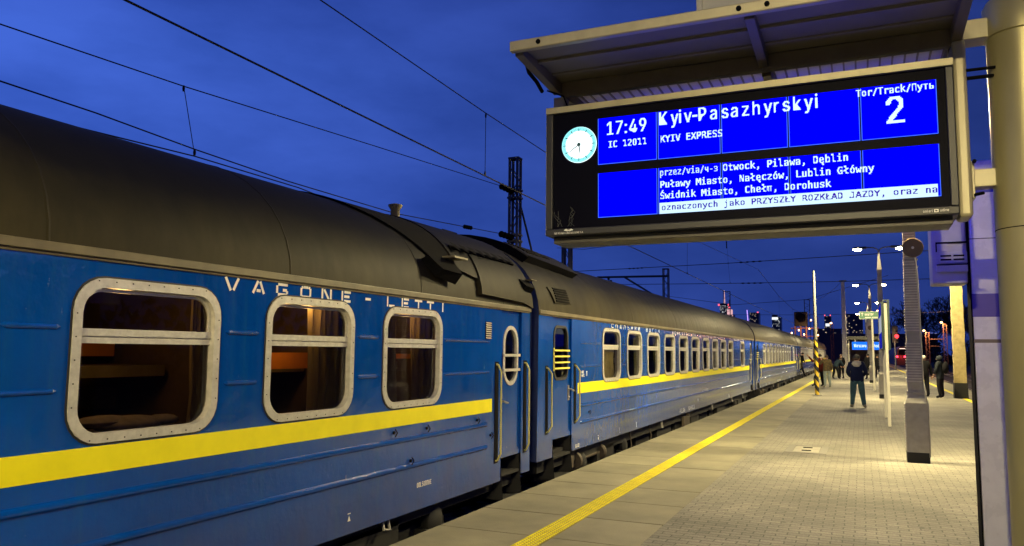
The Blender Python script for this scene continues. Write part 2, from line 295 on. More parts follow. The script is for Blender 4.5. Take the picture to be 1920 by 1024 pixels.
SANS = {'-': (10, [0, 0, 0, 0, 0, 0, 0, 0, 0, 0, 0, 0, 1023, 1023, 1023, 0, 0, 0, 0, 0, 0, 0, 0, 0, 0, 0, 0, 0]),
'.': (5, [0, 0, 0, 0, 0, 0, 0, 0, 0, 0, 0, 0, 0, 0, 0, 0, 0, 0, 0, 30, 31, 30, 0, 0, 0, 0, 0, 0]),
'0': (16, [0, 0, 4064, 8176, 15480, 30780, 30780, 61470, 61470, 61470, 57358, 57358, 57358, 57358, 61470, 61470, 61470, 30780, 30780, 15480, 8176, 4064, 0, 0, 0, 0, 0, 0]),
'1': (14, [0, 0, 992, 2016, 8160, 16352, 14816, 12768, 480, 480, 480, 480, 480, 480, 480, 480, 480, 480, 480, 480, 16382, 16382, 0, 0, 0, 0, 0, 0]),
'2': (14, [0, 0, 2040, 4092, 7742, 15390, 15374, 14350, 14, 30, 30, 60, 120, 240, 480, 960, 1984, 3968, 3840, 7680, 16383, 16383, 0, 0, 0, 0, 0, 0]),
'4': (16, [0, 0, 224, 480, 448, 960, 1920, 1920, 3840, 3584, 7736, 15416, 15416, 30776, 28728, 61560, 65535, 65535, 32766, 8190, 1020, 248, 0, 0, 0, 0, 0, 0]),
'7': (14, [0, 0, 16383, 16383, 15, 15, 30, 28, 60, 56, 120, 112, 240, 480, 480, 960, 960, 1920, 1920, 3840, 3840, 7680, 0, 0, 0, 0, 0, 0]),
'9': (14, [0, 0, 2040, 4092, 7998, 15390, 15375, 15375, 14351, 15375, 15375, 7710, 4094, 2044, 60, 120, 240, 240, 480, 960, 960, 1920, 0, 0, 0, 0, 0, 0]),
':': (5, [0, 0, 0, 0, 0, 0, 0, 0, 30, 31, 30, 0, 0, 0, 0, 0, 0, 0, 0, 30, 31, 30, 0, 0, 0, 0, 0, 0]),
'A': (19, [0, 0, 3968, 3968, 8064, 8128, 8128, 15808, 14816, 31200, 30944, 28912, 61680, 61560, 65528, 131064, 122940, 114748, 245788, 245790, 491550, 491534, 0, 0, 0, 0, 0, 0]),
'E': (14, [0, 0, 16382, 16382, 15360, 15360, 15360, 15360, 15360, 15360, 15360, 16382, 16382, 15360, 15360, 15360, 15360, 15360, 15360, 15360, 16382, 16382, 0, 0, 0, 0, 0, 0]),
'I': (11, [0, 0, 2046, 2046, 240, 240, 240, 240, 240, 240, 240, 240, 240, 240, 240, 240, 240, 240, 240, 240, 2046, 2046, 0, 0, 0, 0, 0, 0]),
'J': (13, [0, 0, 15, 15, 15, 15, 15, 15, 15, 15, 15, 15, 15, 15, 15, 7695, 7695, 7695, 7695, 3870, 4092, 1016, 0, 0, 0, 0, 0, 0]),
'K': (17, [0, 0, 122942, 122940, 123000, 123120, 123360, 123840, 124800, 126720, 130816, 130816, 130944, 130944, 131008, 131040, 131040, 131056, 131064, 131068, 131068, 131070, 0, 0, 0, 0, 0, 0]),
'L': (13, [0, 0, 7680, 7680, 7680, 7680, 7680, 7680, 7680, 7680, 7680, 7680, 7680, 7680, 7680, 7680, 7680, 7680, 7680, 7680, 8191, 8191, 0, 0, 0, 0, 0, 0]),
'M': (21, [0, 0, 2031647, 2031647, 2064447, 2064447, 2064447, 2080895, 2080887, 1958135, 1958135, 1892583, 1896931, 1896931, 1866691, 1866691, 1850243, 1851267, 1851267, 1842944, 1842944, 1838592, 0, 0, 0, 0, 0, 0]),
'N': (17, [0, 0, 122895, 126991, 129039, 129039, 130063, 122383, 130575, 126735, 126863, 124815, 123855, 123855, 123375, 123135, 123135, 123007, 123007, 122943, 122911, 122911, 0, 0, 0, 0, 0, 0]),
'O': (19, [0, 0, 16352, 32752, 63736, 122940, 245790, 245790, 491534, 491535, 491535, 491535, 491535, 491535, 491535, 491534, 245790, 245790, 122940, 63736, 32752, 16352, 0, 0, 0, 0, 0, 0]),
'P': (15, [0, 0, 32752, 32764, 30846, 30750, 30735, 30735, 30735, 30735, 30734, 30750, 32764, 32760, 32736, 32640, 32512, 32256, 32256, 31744, 31744, 30720, 0, 0, 0, 0, 0, 0]),
'S': (16, [0, 0, 8176, 16380, 31806, 30750, 28686, 28672, 30720, 31744, 16128, 8176, 2040, 126, 30, 15, 15, 61455, 61470, 31806, 16380, 8184, 0, 0, 0, 0, 0, 0]),
'W': (27, [0, 0, 125890575, 125892622, 58783774, 63043614, 63044638, 63044636, 29482044, 31710268, 31710776, 31694392, 14913144, 16223864, 16224112, 7802736, 7800816, 8325104, 8259552, 4065248, 4064224, 4064192, 0, 0, 0, 0, 0, 0]),
'a': (14, [0, 0, 0, 0, 0, 0, 0, 2040, 4092, 7998, 7198, 14, 30, 510, 4094, 7950, 15374, 15390, 15390, 15422, 8190, 4078, 0, 0, 0, 0, 0, 0]),
'c': (14, [0, 0, 0, 0, 0, 0, 0, 1016, 4092, 7998, 7695, 15366, 15360, 15360, 14336, 15360, 15360, 15360, 7695, 7966, 4092, 2040, 0, 0, 0, 0, 0, 0]),
'd': (15, [0, 0, 14, 14, 14, 14, 14, 4078, 8190, 15998, 15390, 30750, 30734, 30734, 28686, 30734, 30734, 30750, 15390, 15934, 8190, 4078, 0, 0, 0, 0, 0, 0]),
'e': (15, [0, 0, 0, 0, 0, 0, 0, 2032, 8184, 15996, 15390, 30750, 30734, 32766, 32766, 32512, 30720, 30720, 15390, 15934, 8188, 4088, 0, 0, 0, 0, 0, 0]),
'h': (13, [0, 0, 7168, 7168, 7168, 7168, 7168, 7676, 8190, 8095, 7695, 7695, 7175, 7175, 7175, 7175, 7175, 7175, 7175, 7175, 7175, 7175, 0, 0, 0, 0, 0, 0]),
'i': (5, [0, 12, 30, 30, 12, 0, 0, 30, 30, 30, 30, 30, 30, 30, 30, 30, 30, 30, 30, 30, 30, 30, 0, 0, 0, 0, 0, 0]),
'k': (14, [0, 0, 14336, 14336, 14336, 14336, 14336, 14366, 14396, 14456, 14576, 14816, 15296, 16256, 16320, 16320, 16352, 16368, 16376, 16380, 16380, 16382, 0, 0, 0, 0, 0, 0]),
'l': (7, [0, 0, 112, 112, 112, 112, 112, 112, 112, 112, 112, 112, 112, 112, 112, 112, 112, 112, 112, 120, 126, 62, 0, 0, 0, 0, 0, 0]),
'n': (13, [0, 0, 0, 0, 0, 0, 0, 7676, 8190, 8095, 7695, 7695, 7175, 7175, 7175, 7175, 7175, 7175, 7175, 7175, 7175, 7175, 0, 0, 0, 0, 0, 0]),
'o': (15, [0, 0, 0, 0, 0, 0, 0, 2032, 8184, 15996, 15390, 30750, 30734, 30735, 28687, 30735, 30735, 30734, 15390, 15932, 8184, 4080, 0, 0, 0, 0, 0, 0]),
'r': (9, [0, 0, 0, 0, 0, 0, 0, 479, 511, 504, 480, 480, 448, 448, 448, 448, 448, 448, 448, 448, 448, 448, 0, 0, 0, 0, 0, 0]),
's': (13, [0, 0, 0, 0, 0, 0, 0, 1016, 2044, 3870, 7694, 7680, 3840, 4064, 2044, 254, 31, 15, 7695, 7966, 4094, 2044, 0, 0, 0, 0, 0, 0]),
't': (10, [0, 0, 0, 240, 240, 240, 240, 1022, 1022, 240, 240, 240, 240, 240, 240, 240, 240, 240, 240, 240, 126, 62, 0, 0, 0, 0, 0, 0]),
'u': (13, [0, 0, 0, 0, 0, 0, 0, 7175, 7175, 7175, 7175, 7175, 7175, 7175, 7175, 7175, 7175, 7695, 7695, 7967, 4095, 2039, 0, 0, 0, 0, 0, 0]),
'v': (15, [0, 0, 0, 0, 0, 0, 0, 30735, 30735, 15390, 15390, 7196, 7740, 7740, 3640, 3960, 3952, 2032, 2032, 992, 992, 992, 0, 0, 0, 0, 0, 0]),
'w': (22, [0, 0, 0, 0, 0, 0, 0, 3939854, 3939870, 1850910, 1982238, 1981212, 949052, 946236, 1011768, 1011768, 520312, 516208, 516208, 254064, 245872, 245760, 0, 0, 0, 0, 0, 0]),
'y': (15, [0, 0, 0, 0, 0, 0, 0, 30735, 30735, 15390, 15390, 7196, 7740, 7740, 3640, 3960, 3952, 2032, 2032, 992, 992, 992, 960, 960, 896, 8064, 16128, 15872]),
'z': (13, [0, 0, 0, 0, 0, 0, 0, 8190, 8190, 30, 60, 60, 120, 240, 480, 480, 960, 1920, 3840, 7936, 8191, 8191, 0, 0, 0, 0, 0, 0])}
def bitmap_text(mb, text, x0, x1, z, cap, y, mono=True, thin=False, mi=0, spread=None):
    """dot matrix lettering on a plane facing -Y: every run of lit dots is one small quad"""
    if mono:
        pw = (x1 - x0) / (8 * len(text) - 1); ph = cap / 9
        for i, ch in enumerate(text):
            if ch not in MONO: continue
            for r, b in enumerate(MONO[ch]):
                runs(mb, b, 8, x0 + i * 8 * pw, z + (12 - r - 1) * ph, pw, ph * (.8 if thin else 1), y, mi)
    else:
        sp = 4; tot = sum((SANS[c][0] if c in SANS else 8) + sp for c in text) - sp
        pw = (x1 - x0) / tot; ph = cap / 20; x = x0
        for ch in text:
            if ch not in SANS: x += (8 + sp) * pw; continue
            w, rows = SANS[ch]
            for r, h in enumerate(rows):
                runs(mb, h, w, x, z + (21 - r) * ph, pw, ph, y, mi)
            x += (w + sp) * pw
def runs(mb, b, w, x, z, pw, ph, y, mi):
    q = 0
    while q < w:
        if b >> (w - 1 - q) & 1:
            e = q
            while e + 1 < w and b >> (w - 2 - e) & 1: e += 1
            mb.quad((x + q*pw, y, z), (x + (e+1)*pw, y, z), (x + (e+1)*pw, y, z + ph), (x + q*pw, y, z + ph), mi); q = e + 1
        else: q += 1
_T = .235
STROKE = {   # stencil capitals: strokes (x0,z0,x1,z1) in a 0.72 x 1 cell, small bridges left open
 'V': [(.06,1,.31,.02),(.66,1,.43,.06)], 'A': [(.09,0,.33,.98),(.64,0,.43,.94),(.27,.22,.47,.22)], 'G': [(.09,.2,.09,.8),(.14,.91,.66,.91),(.14,.09,.63,.09),(.63,.18,.63,.42),(.4,.46,.62,.46)],
 'O': [(.09,.16,.09,.84),(.63,.16,.63,.84),(.22,.91,.50,.91),(.22,.09,.50,.09),(.12,.84,.2,.93),(.6,.84,.52,.93),(.12,.16,.2,.07),(.6,.16,.52,.07)], 'N': [(.09,0,.09,1),(.63,0,.63,1),(.2,.92,.5,.1)],
 'E': [(.09,0,.09,1),(.22,.91,.66,.91),(.22,.5,.58,.5),(.22,.09,.66,.09)], '-': [(.15,.5,.55,.5)], 'L': [(.09,0,.09,1),(.22,.09,.66,.09)], 'T': [(.02,.91,.7,.91),(.36,0,.36,.78)], 'I': [(.36,0,.36,1)],
 'С': [(.09,.16,.09,.84),(.18,.91,.66,.91),(.18,.09,.66,.09)], 'П': [(.09,0,.09,1),(.63,0,.63,1),(.2,.91,.52,.91)], 'Л': [(.08,0,.26,.9),(.63,0,.63,1),(.3,.91,.54,.91)], 'Ь': [(.09,0,.09,1),(.22,.09,.6,.09),(.22,.5,.6,.5),(.63,.16,.63,.44)],
 'Н': [(.09,0,.09,1),(.63,0,.63,1),(.2,.5,.52,.5)], 'И': [(.09,0,.09,1),(.63,0,.63,1),(.2,.08,.52,.9)], 'Й': [(.09,0,.09,1),(.63,0,.63,1),(.2,.08,.52,.9),(.25,1.15,.47,1.15)],
 'В': [(.09,0,.09,1),(.22,.91,.58,.91),(.22,.5,.58,.5),(.22,.09,.58,.09),(.62,.58,.62,.84),(.62,.16,.62,.42)], 'Г': [(.09,0,.09,1),(.22,.91,.66,.91)],
 'S': [(.1,.91,.64,.91),(.09,.55,.09,.85),(.12,.5,.6,.5),(.63,.15,.63,.45),(.08,.09,.62,.09)], 'C': [(.09,.16,.09,.84),(.18,.91,.66,.91),(.18,.09,.66,.09)], 'H': [(.09,0,.09,1),(.63,0,.63,1),(.2,.5,.52,.5)],
 'F': [(.09,0,.09,1),(.22,.91,.66,.91),(.22,.5,.58,.5)], 'W': [(.03,1,.2,.02),(.36,.8,.24,.04),(.38,.8,.5,.04),(.71,1,.54,.02)]}
STROKE['А'] = STROKE['A']; STROKE['О'] = STROKE['O']; STROKE['М'] = [(.09,0,.09,1),(.63,0,.63,1),(.16,.95,.34,.4),(.56,.95,.38,.4)]
def stroke_text(mb, text, y0, pitch, z0, h, w, x, gaps=None):
    """stencil lettering on a plane facing +X, reading along +Y"""
    y = y0
    for i, ch in enumerate(text):
        for (a, b, c, d) in STROKE.get(ch, []):
            p = Vector((a * w / .72, b * h)); q = Vector((c * w / .72, d * h)); t = (q - p); t.normalize(); n = Vector((-t.y, t.x)) * (_T * h / 2)
            pts = [p + n, q + n, q - n, p - n]
            mb.add([(x, y + u.x, z0 + u.y) for u in pts], [(0, 1, 2, 3)])
        y += pitch

# ------------------------------------------------------------------ shared materials
M_blue = paint_blue('faded_blue_paint', (.0, .060, .36), (.012, .10, .27))
M_blue_dark = mat('dark_blue_end_paint', (.008, .02, .10), .5, noise=.3)
M_yellow = mat('yellow_stripe_paint', (.88, .80, .0), .45, noise=.06, nscale=5)
M_frame = mat('aluminium_window_frame', (.60, .585, .53), .38, metal=.35, noise=.14, nscale=20)
M_frame_dark = mat('window_rubber', (.02, .02, .02), .6)
M_roof = roof_paint('olive_roof_paint')
M_roof_rib = mat('eave_rail', (.13, .11, .06), .5, noise=.35, nscale=3)
M_white = mat('white_lettering', (.80, .80, .78), .6, noise=.12, nscale=25)
M_black = mat('black_underframe', (.012, .012, .012), .7, noise=.4, nscale=6)
M_matt_black = mat('matt_black', (.004, .004, .005), .9, spec=.08)
M_steel = mat('grey_steel', (.35, .34, .31), .45, metal=.5, noise=.15)
M_gear = mat('rusty_running_gear', (.07, .055, .04), .7, noise=.3, nscale=12)
M_railbar = mat('pale_yellow_grab_rail', (.62, .56, .17), .35, noise=.1)
M_glass = glass('train_window_glass')
M_inside = mat('dark_compartment', (.13, .085, .03), .7, noise=.3, nscale=3)
M_berth = mat('orange_brown_berth', (.70, .24, .02), .4, noise=.15, nscale=4)
M_olive = mat('olive_upholstery', (.16, .12, .03), .8, noise=.2)
M_curtain = mat('beige_curtain', (.26, .20, .09), .9, noise=.25, nscale=6, stretch=(1, 4, .4))
M_conc = mat('platform_slab_concrete', (.215, .20, .135), .85, island=.16, noise=.24, nscale=1.3, bump=.25, bscale=60)
M_conc_dark = mat('dark_joint_fill', (.05, .048, .04), .95)
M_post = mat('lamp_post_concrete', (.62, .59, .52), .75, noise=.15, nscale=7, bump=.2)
M_postbase = mat('black_post_base', (.012, .012, .012), .8)
M_tact = mat('yellow_tactile_paint', (.74, .64, .0), .7, noise=.14, nscale=6)
M_wire = mat('dark_wire', (.012, .012, .016), .7)
M_mast = mat('galvanised_mast_steel', (.11, .11, .11), .6, metal=.3, noise=.2)
M_alu = mat('warm_grey_sheet_metal', (.38, .35, .245), .45, metal=.35, noise=.14, nscale=5, stretch=(1, 1, .4))
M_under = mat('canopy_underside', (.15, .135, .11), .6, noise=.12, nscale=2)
M_board = mat('board_casing', (.011, .012, .020), .45)
M_brail = mat('board_rail', (.06, .055, .05), .5, metal=.2)
M_face = mat('dark_board_glass', (.0008, .001, .007), .5, spec=.05)
M_lamp_head = mat('lamp_head', (.03, .03, .03), .5)
M_lens = glow('lamp_lens', (1.0, .80, .46), 60)
M_blueglow = glow('blue_lcd', (0.0, 0.0, 1.0), 1.4); M_bluerear = glow('rear_blue_lcd', (0.0, 0.0, 1.0), 3.0)
M_seam = glow('lcd_seam_light', (.06, .16, 1.0), .9)
M_lcd = glow('lcd_white', (.62, .86, 1.0), 1.0)
M_tick = glow('lcd_ticker_field', (.60, .85, .95), .9)
M_tickink = glow('lcd_ticker_ink', (.05, .0, .55), .6)
M_clock = glow('clock_glow', (.85, 1.0, 1.0), 1.3); M_rim = glow('clock_rim_glow', (.30, .95, 1.0), .9)
M_ink = mat('clock_ink', (.02, .10, .16), .6)

# ------------------------------------------------------------------ ground, platform, tracks
def structure(o): o['kind'] = 'structure'; return o
m = mat('track_ballast', (.035, .03, .026), .95, noise=.5, nscale=14, bump=.6, bscale=16)
structure(MB().box(-3000, 3000, -200, 6000, -1.6, -1.05).build('ground', m))
def paver_mat():
    m = bpy.data.materials.new('concrete_pavers'); m.use_nodes = True; nt = m.node_tree; N = nt.nodes; L = nt.links; b = N['Principled BSDF']
    tc = N.new('ShaderNodeTexCoord')
    br = N.new('ShaderNodeTexBrick'); br.offset = .5; br.inputs['Scale'].default_value = 1; br.inputs['Brick Width'].default_value = .20; br.inputs['Row Height'].default_value = .10
    br.inputs['Mortar Size'].default_value = .007; br.inputs['Mortar Smooth'].default_value = .3; br.inputs['Bias'].default_value = 0
    br.inputs['Color1'].default_value = (.235, .222, .178, 1); br.inputs['Color2'].default_value = (.175, .167, .138, 1); br.inputs['Mortar'].default_value = (.095, .09, .075, 1)
    # paving stones are not laid to a ruler: wobble the lookup
    wn = N.new('ShaderNodeTexNoise'); wn.inputs['Scale'].default_value = 5; wn.inputs['Detail'].default_value = 2; L.new(tc.outputs['Object'], wn.inputs[0])
    vm = N.new('ShaderNodeVectorMath'); vm.operation = 'SCALE'; vm.inputs[3].default_value = .045; L.new(wn.outputs[1], vm.inputs[0])
    va = N.new('ShaderNodeVectorMath'); va.operation = 'ADD'; L.new(tc.outputs['Object'], va.inputs[0]); L.new(vm.outputs[0], va.inputs[1])
    L.new(va.outputs[0], br.inputs['Vector'])
    no = N.new('ShaderNodeTexNoise'); no.inputs['Scale'].default_value = .55; no.inputs['Detail'].default_value = 7; L.new(tc.outputs['Object'], no.inputs[0])
    mr = N.new('ShaderNodeMapRange'); mr.inputs[1].default_value = .3; mr.inputs[2].default_value = .7; mr.inputs[3].default_value = .62; mr.inputs[4].default_value = 1.22; L.new(no.outputs[0], mr.inputs[0])
    n2 = N.new('ShaderNodeTexNoise'); n2.inputs['Scale'].default_value = 45; n2.inputs['Detail'].default_value = 5; L.new(tc.outputs['Object'], n2.inputs[0])
    m2 = N.new('ShaderNodeMapRange'); m2.inputs[1].default_value = .3; m2.inputs[2].default_value = .7; m2.inputs[3].default_value = .72; m2.inputs[4].default_value = 1.22; L.new(n2.outputs[0], m2.inputs[0])
    mu = N.new('ShaderNodeMath'); mu.operation = 'MULTIPLY'; L.new(mr.outputs[0], mu.inputs[0]); L.new(m2.outputs[0], mu.inputs[1])
    mx = N.new('ShaderNodeMix'); mx.data_type = 'RGBA'; mx.blend_type = 'MULTIPLY'; mx.inputs[0].default_value = 1; L.new(br.outputs[0], mx.inputs[6]); L.new(mu.outputs[0], mx.inputs[7])
    # trodden chewing gum and oil spots
    vo = N.new('ShaderNodeTexVoronoi'); vo.inputs['Scale'].default_value = 1.7; L.new(tc.outputs['Object'], vo.inputs['Vector'])
    vr = N.new('ShaderNodeMapRange'); vr.inputs[1].default_value = .035; vr.inputs[2].default_value = .06; vr.inputs[3].default_value = .45; vr.inputs[4].default_value = 1; L.new(vo.outputs['Distance'], vr.inputs[0])
    vm2 = N.new('ShaderNodeMix'); vm2.data_type = 'RGBA'; vm2.blend_type = 'MULTIPLY'; vm2.inputs[0].default_value = 1; L.new(mx.outputs[2], vm2.inputs[6]); L.new(vr.outputs[0], vm2.inputs[7])
    L.new(vm2.outputs[2], b.inputs['Base Color']); b.inputs['Roughness'].default_value = .85
    iv = N.new('ShaderNodeMath'); iv.operation = 'SUBTRACT'; iv.inputs[0].default_value = 1; L.new(br.outputs[1], iv.inputs[1])
    ad = N.new('ShaderNodeMath'); ad.operation = 'MULTIPLY_ADD'; ad.inputs[1].default_value = .35; L.new(n2.outputs[0], ad.inputs[0]); L.new(iv.outputs[0], ad.inputs[2])
    bp = N.new('ShaderNodeBump'); bp.inputs['Strength'].default_value = .7; bp.inputs['Distance'].default_value = .008; L.new(ad.outputs[0], bp.inputs['Height']); L.new(bp.outputs[0], b.inputs['Normal'])
    return m
XE, XP = -3.93, -1.90                     # platform edge, slab/paver boundary
pl = MB().box(XE + .12, 4.86, -25, 170, -1.05, -.03)
structure(pl.build('platform_base', M_conc_dark))
structure(MB().box(XP + .004, 3.62, -25, 170, -.028, 0).build('paved_platform', paver_mat()))
sl = MB(); random.seed(3)
for i in range(-16, 100):
    y0 = 10.08 + (i - 10) * 1.01 + .005
    for (a, b) in ((XE, -2.945), (-2.72, XP)):
        dz = random.uniform(-.002, .002)
        sl.box(a, b, y0, y0 + .993, -.10 if a > -3.5 else -.16, dz)
sl.box(XE, -2.945, 111.2, 170, -.16, -.001); sl.box(-2.72, XP, 111.2, 170, -.1, -.001)
structure(sl.build('platform_edge_slabs', M_conc, bevel=.006))
tp = MB().box(-2.944, -2.721, -20, 34, -.028, .003, 1).box(-2.944, -2.721, 34, 170, -.028, .003)
n = 0
y = 5.6
while y < 34:
    for k in range(5):
        x = -2.921 + k * .0435
        tp.taper(x, y, .003, .010, .0145, .010, .017, .012)
    y += .05
structure(tp.build('tactile_strip', [M_tact, mat('worn_tactile_base', (.30, .24, .02), .8, noise=.3, nscale=6)]))
structure(MB().box(3.64, 3.82, -25, 170, -.02, .004).build('right_yellow_line', M_tact))
structure(MB().box(3.622, 3.638, -25, 170, -.03, 0).box(3.822, 4.88, -25, 170, -.15, 0).build('right_edge_slabs', M_conc))
structure(MB().box(XE + .10, XE + .118, -25, 170, -1.05, -.17).box(4.862, 4.875, -25, 170, -1.05, -.16).build('platform_wall', M_conc_dark))

M_rail = mat('rail_steel', (.16, .13, .11), .35, metal=.8)
M_sleeper = mat('concrete_sleeper', (.10, .09, .08), .9, noise=.3)
def track(cx, y0, y1, step):
    sl = MB()
    for i in range(int((y1 - y0) / step)):
        yy = y0 + i * step; sl.box(cx - 1.25, cx + 1.25, yy, yy + .26, -1.05, -.915)
    rl = MB()
    for s in (-.755, .755): rl.box(cx + s - .035, cx + s + .035, y0, y1, -.80, -.76).box(cx + s - .008, cx + s + .008, y0, y1, -.90, -.80).box(cx + s - .07, cx + s + .07, y0, y1, -.914, -.90)
    structure(sl.build('track_sleepers', M_sleeper)); structure(rl.build('track_rails', M_rail))
for cx in (-5.6, -10.1, 6.55, 11.0): track(cx, -10, 210, .62)

# ------------------------------------------------------------------ railway carriages
XS = -4.18
def rr_loop(y0, y1, z0, z1, r, n=6, rb=None):
    """rounded rectangle in the Y-Z plane, corner by corner"""
    out = []; rt = r; rb = r if rb is None else rb
    for (cy, cz, a0, r) in ((y1 - rt, z1 - rt, 0, rt), (y0 + rt, z1 - rt, 90, rt), (y0 + rb, z0 + rb, 180, rb), (y1 - rb, z0 + rb, 270, rb)):
        out.append([(cy + r * math.cos(R(a0 + 90 * k / n)), cz + r * math.sin(R(a0 + 90 * k / n))) for k in range(n + 1)])
    return out
def flat(l): return [p for c in l for p in c]
def ring(mb, lo, li, x, depth, mi=0):
    """flat ring between two loops, with an inner and outer return"""
    lo, li = flat(lo), flat(li); n = len(lo)
    P = [(x, y, z) for y, z in lo] + [(x, y, z) for y, z in li] + [(x - depth, y, z) for y, z in li] + [(x - depth, y, z) for y, z in lo]
    fs = []
    for j in range(n):
        q = (j + 1) % n
        fs += [(j, q, n + q, n + j), (n + j, n + q, 2*n + q, 2*n + j), (3*n + j, 3*n + q, q, j)]
    mb.add(P, fs, mi)
def holed_cell(mb, c0, c1, d0, d1, loop, x):
    cor = [(c1, d1), (c0, d1), (c0, d0), (c1, d0)]
    for k in range(4):
        arc = loop[k]
        for j in range(len(arc) - 1):
            mb.add([(x, *cor[k]), (x, *arc[j]), (x, *arc[j+1])], [(0, 1, 2)])
        nx = loop[(k + 1) % 4]
        mb.add([(x, *cor[k]), (x, *arc[-1]), (x, *nx[0]), (x, *cor[(k + 1) % 4])], [(0, 1, 2, 3)])
def rib(mb, ya, yb, z, r, x):
    for i in range(6):
        pass
    n = 6; vs = []; fs = []
    st = [(ya, .05), (ya + r * 1.8, 1), (yb - r * 1.8, 1), (yb, .05)]
    for (yy, s) in st:
        for k in range(n + 1):
            a = math.pi * k / n; vs.append((x + r * .8 * s * math.sin(a), yy, z + r * s * math.cos(a)))
    for i in range(3):
        for k in range(n): fs.append((i*(n+1)+k, i*(n+1)+k+1, (i+1)*(n+1)+k+1, (i+1)*(n+1)+k))
    mb.add(vs, fs)
ROOF_N = 22
def roof_prof(zg, grow=0):
    c = XS - 1.415; a, b = 1.435 + grow, 1.10 + grow
    return [(c + a * math.cos(math.pi * k / ROOF_N), zg + b * math.sin(math.pi * k / ROOF_N) ** .96) for k in range(ROOF_N + 1)]
def roof_pt(t, zg, out=0.0):
    c = XS - 1.415; return c + (1.435 + out) * math.cos(t), zg + (1.10 + out) * max(0, math.sin(t)) ** .96
def roof_t(x): return math.acos(max(-1, min(1, (x - XS + 1.415) / 1.435)))
def roof_patch(mb, corners, zg, out, n=8, mi=0, edge=True):
    """sheet lying on the curved roof: corners are (t, y) pairs, t the roof angle"""
    g = []
    for i in range(n + 1):
        u = i / n; row = []
        for j in range(n + 1):
            v = j / n
            t = (1-u)*(1-v)*corners[0][0] + u*(1-v)*corners[1][0] + u*v*corners[2][0] + (1-u)*v*corners[3][0]
            y = (1-u)*(1-v)*corners[0][1] + u*(1-v)*corners[1][1] + u*v*corners[2][1] + (1-u)*v*corners[3][1]
            x, z = roof_pt(t, zg, out); row.append((x, y, z))
        g.append(row)
    vs = [p for r in g for p in r]; m_ = n + 1
    fs = [(i*m_+j, i*m_+j+1, (i+1)*m_+j+1, (i+1)*m_+j) for i in range(n) for j in range(n)]
    mb.add(vs, fs, mi)
    if edge:
        b = [i*m_ for i in range(m_)] + [n*m_+j for j in range(1, m_)] + [i*m_+n for i in range(n-1, -1, -1)] + [j for j in range(n-1, 0, -1)]
        low = []
        for k in b:
            x, y, z = vs[k]; c = Vector((XS - 1.415, 0, zg)); d = Vector((x, 0, z)) - c; d = c + d * (1 - (out + .01) / max(.3, d.length)); low.append((d.x, y, d.z))
        nb = len(b); vv = [vs[k] for k in b] + low
        mb.add(vv, [(k, (k+1) % nb, nb + (k+1) % nb, nb + k) for k in range(nb)], mi)

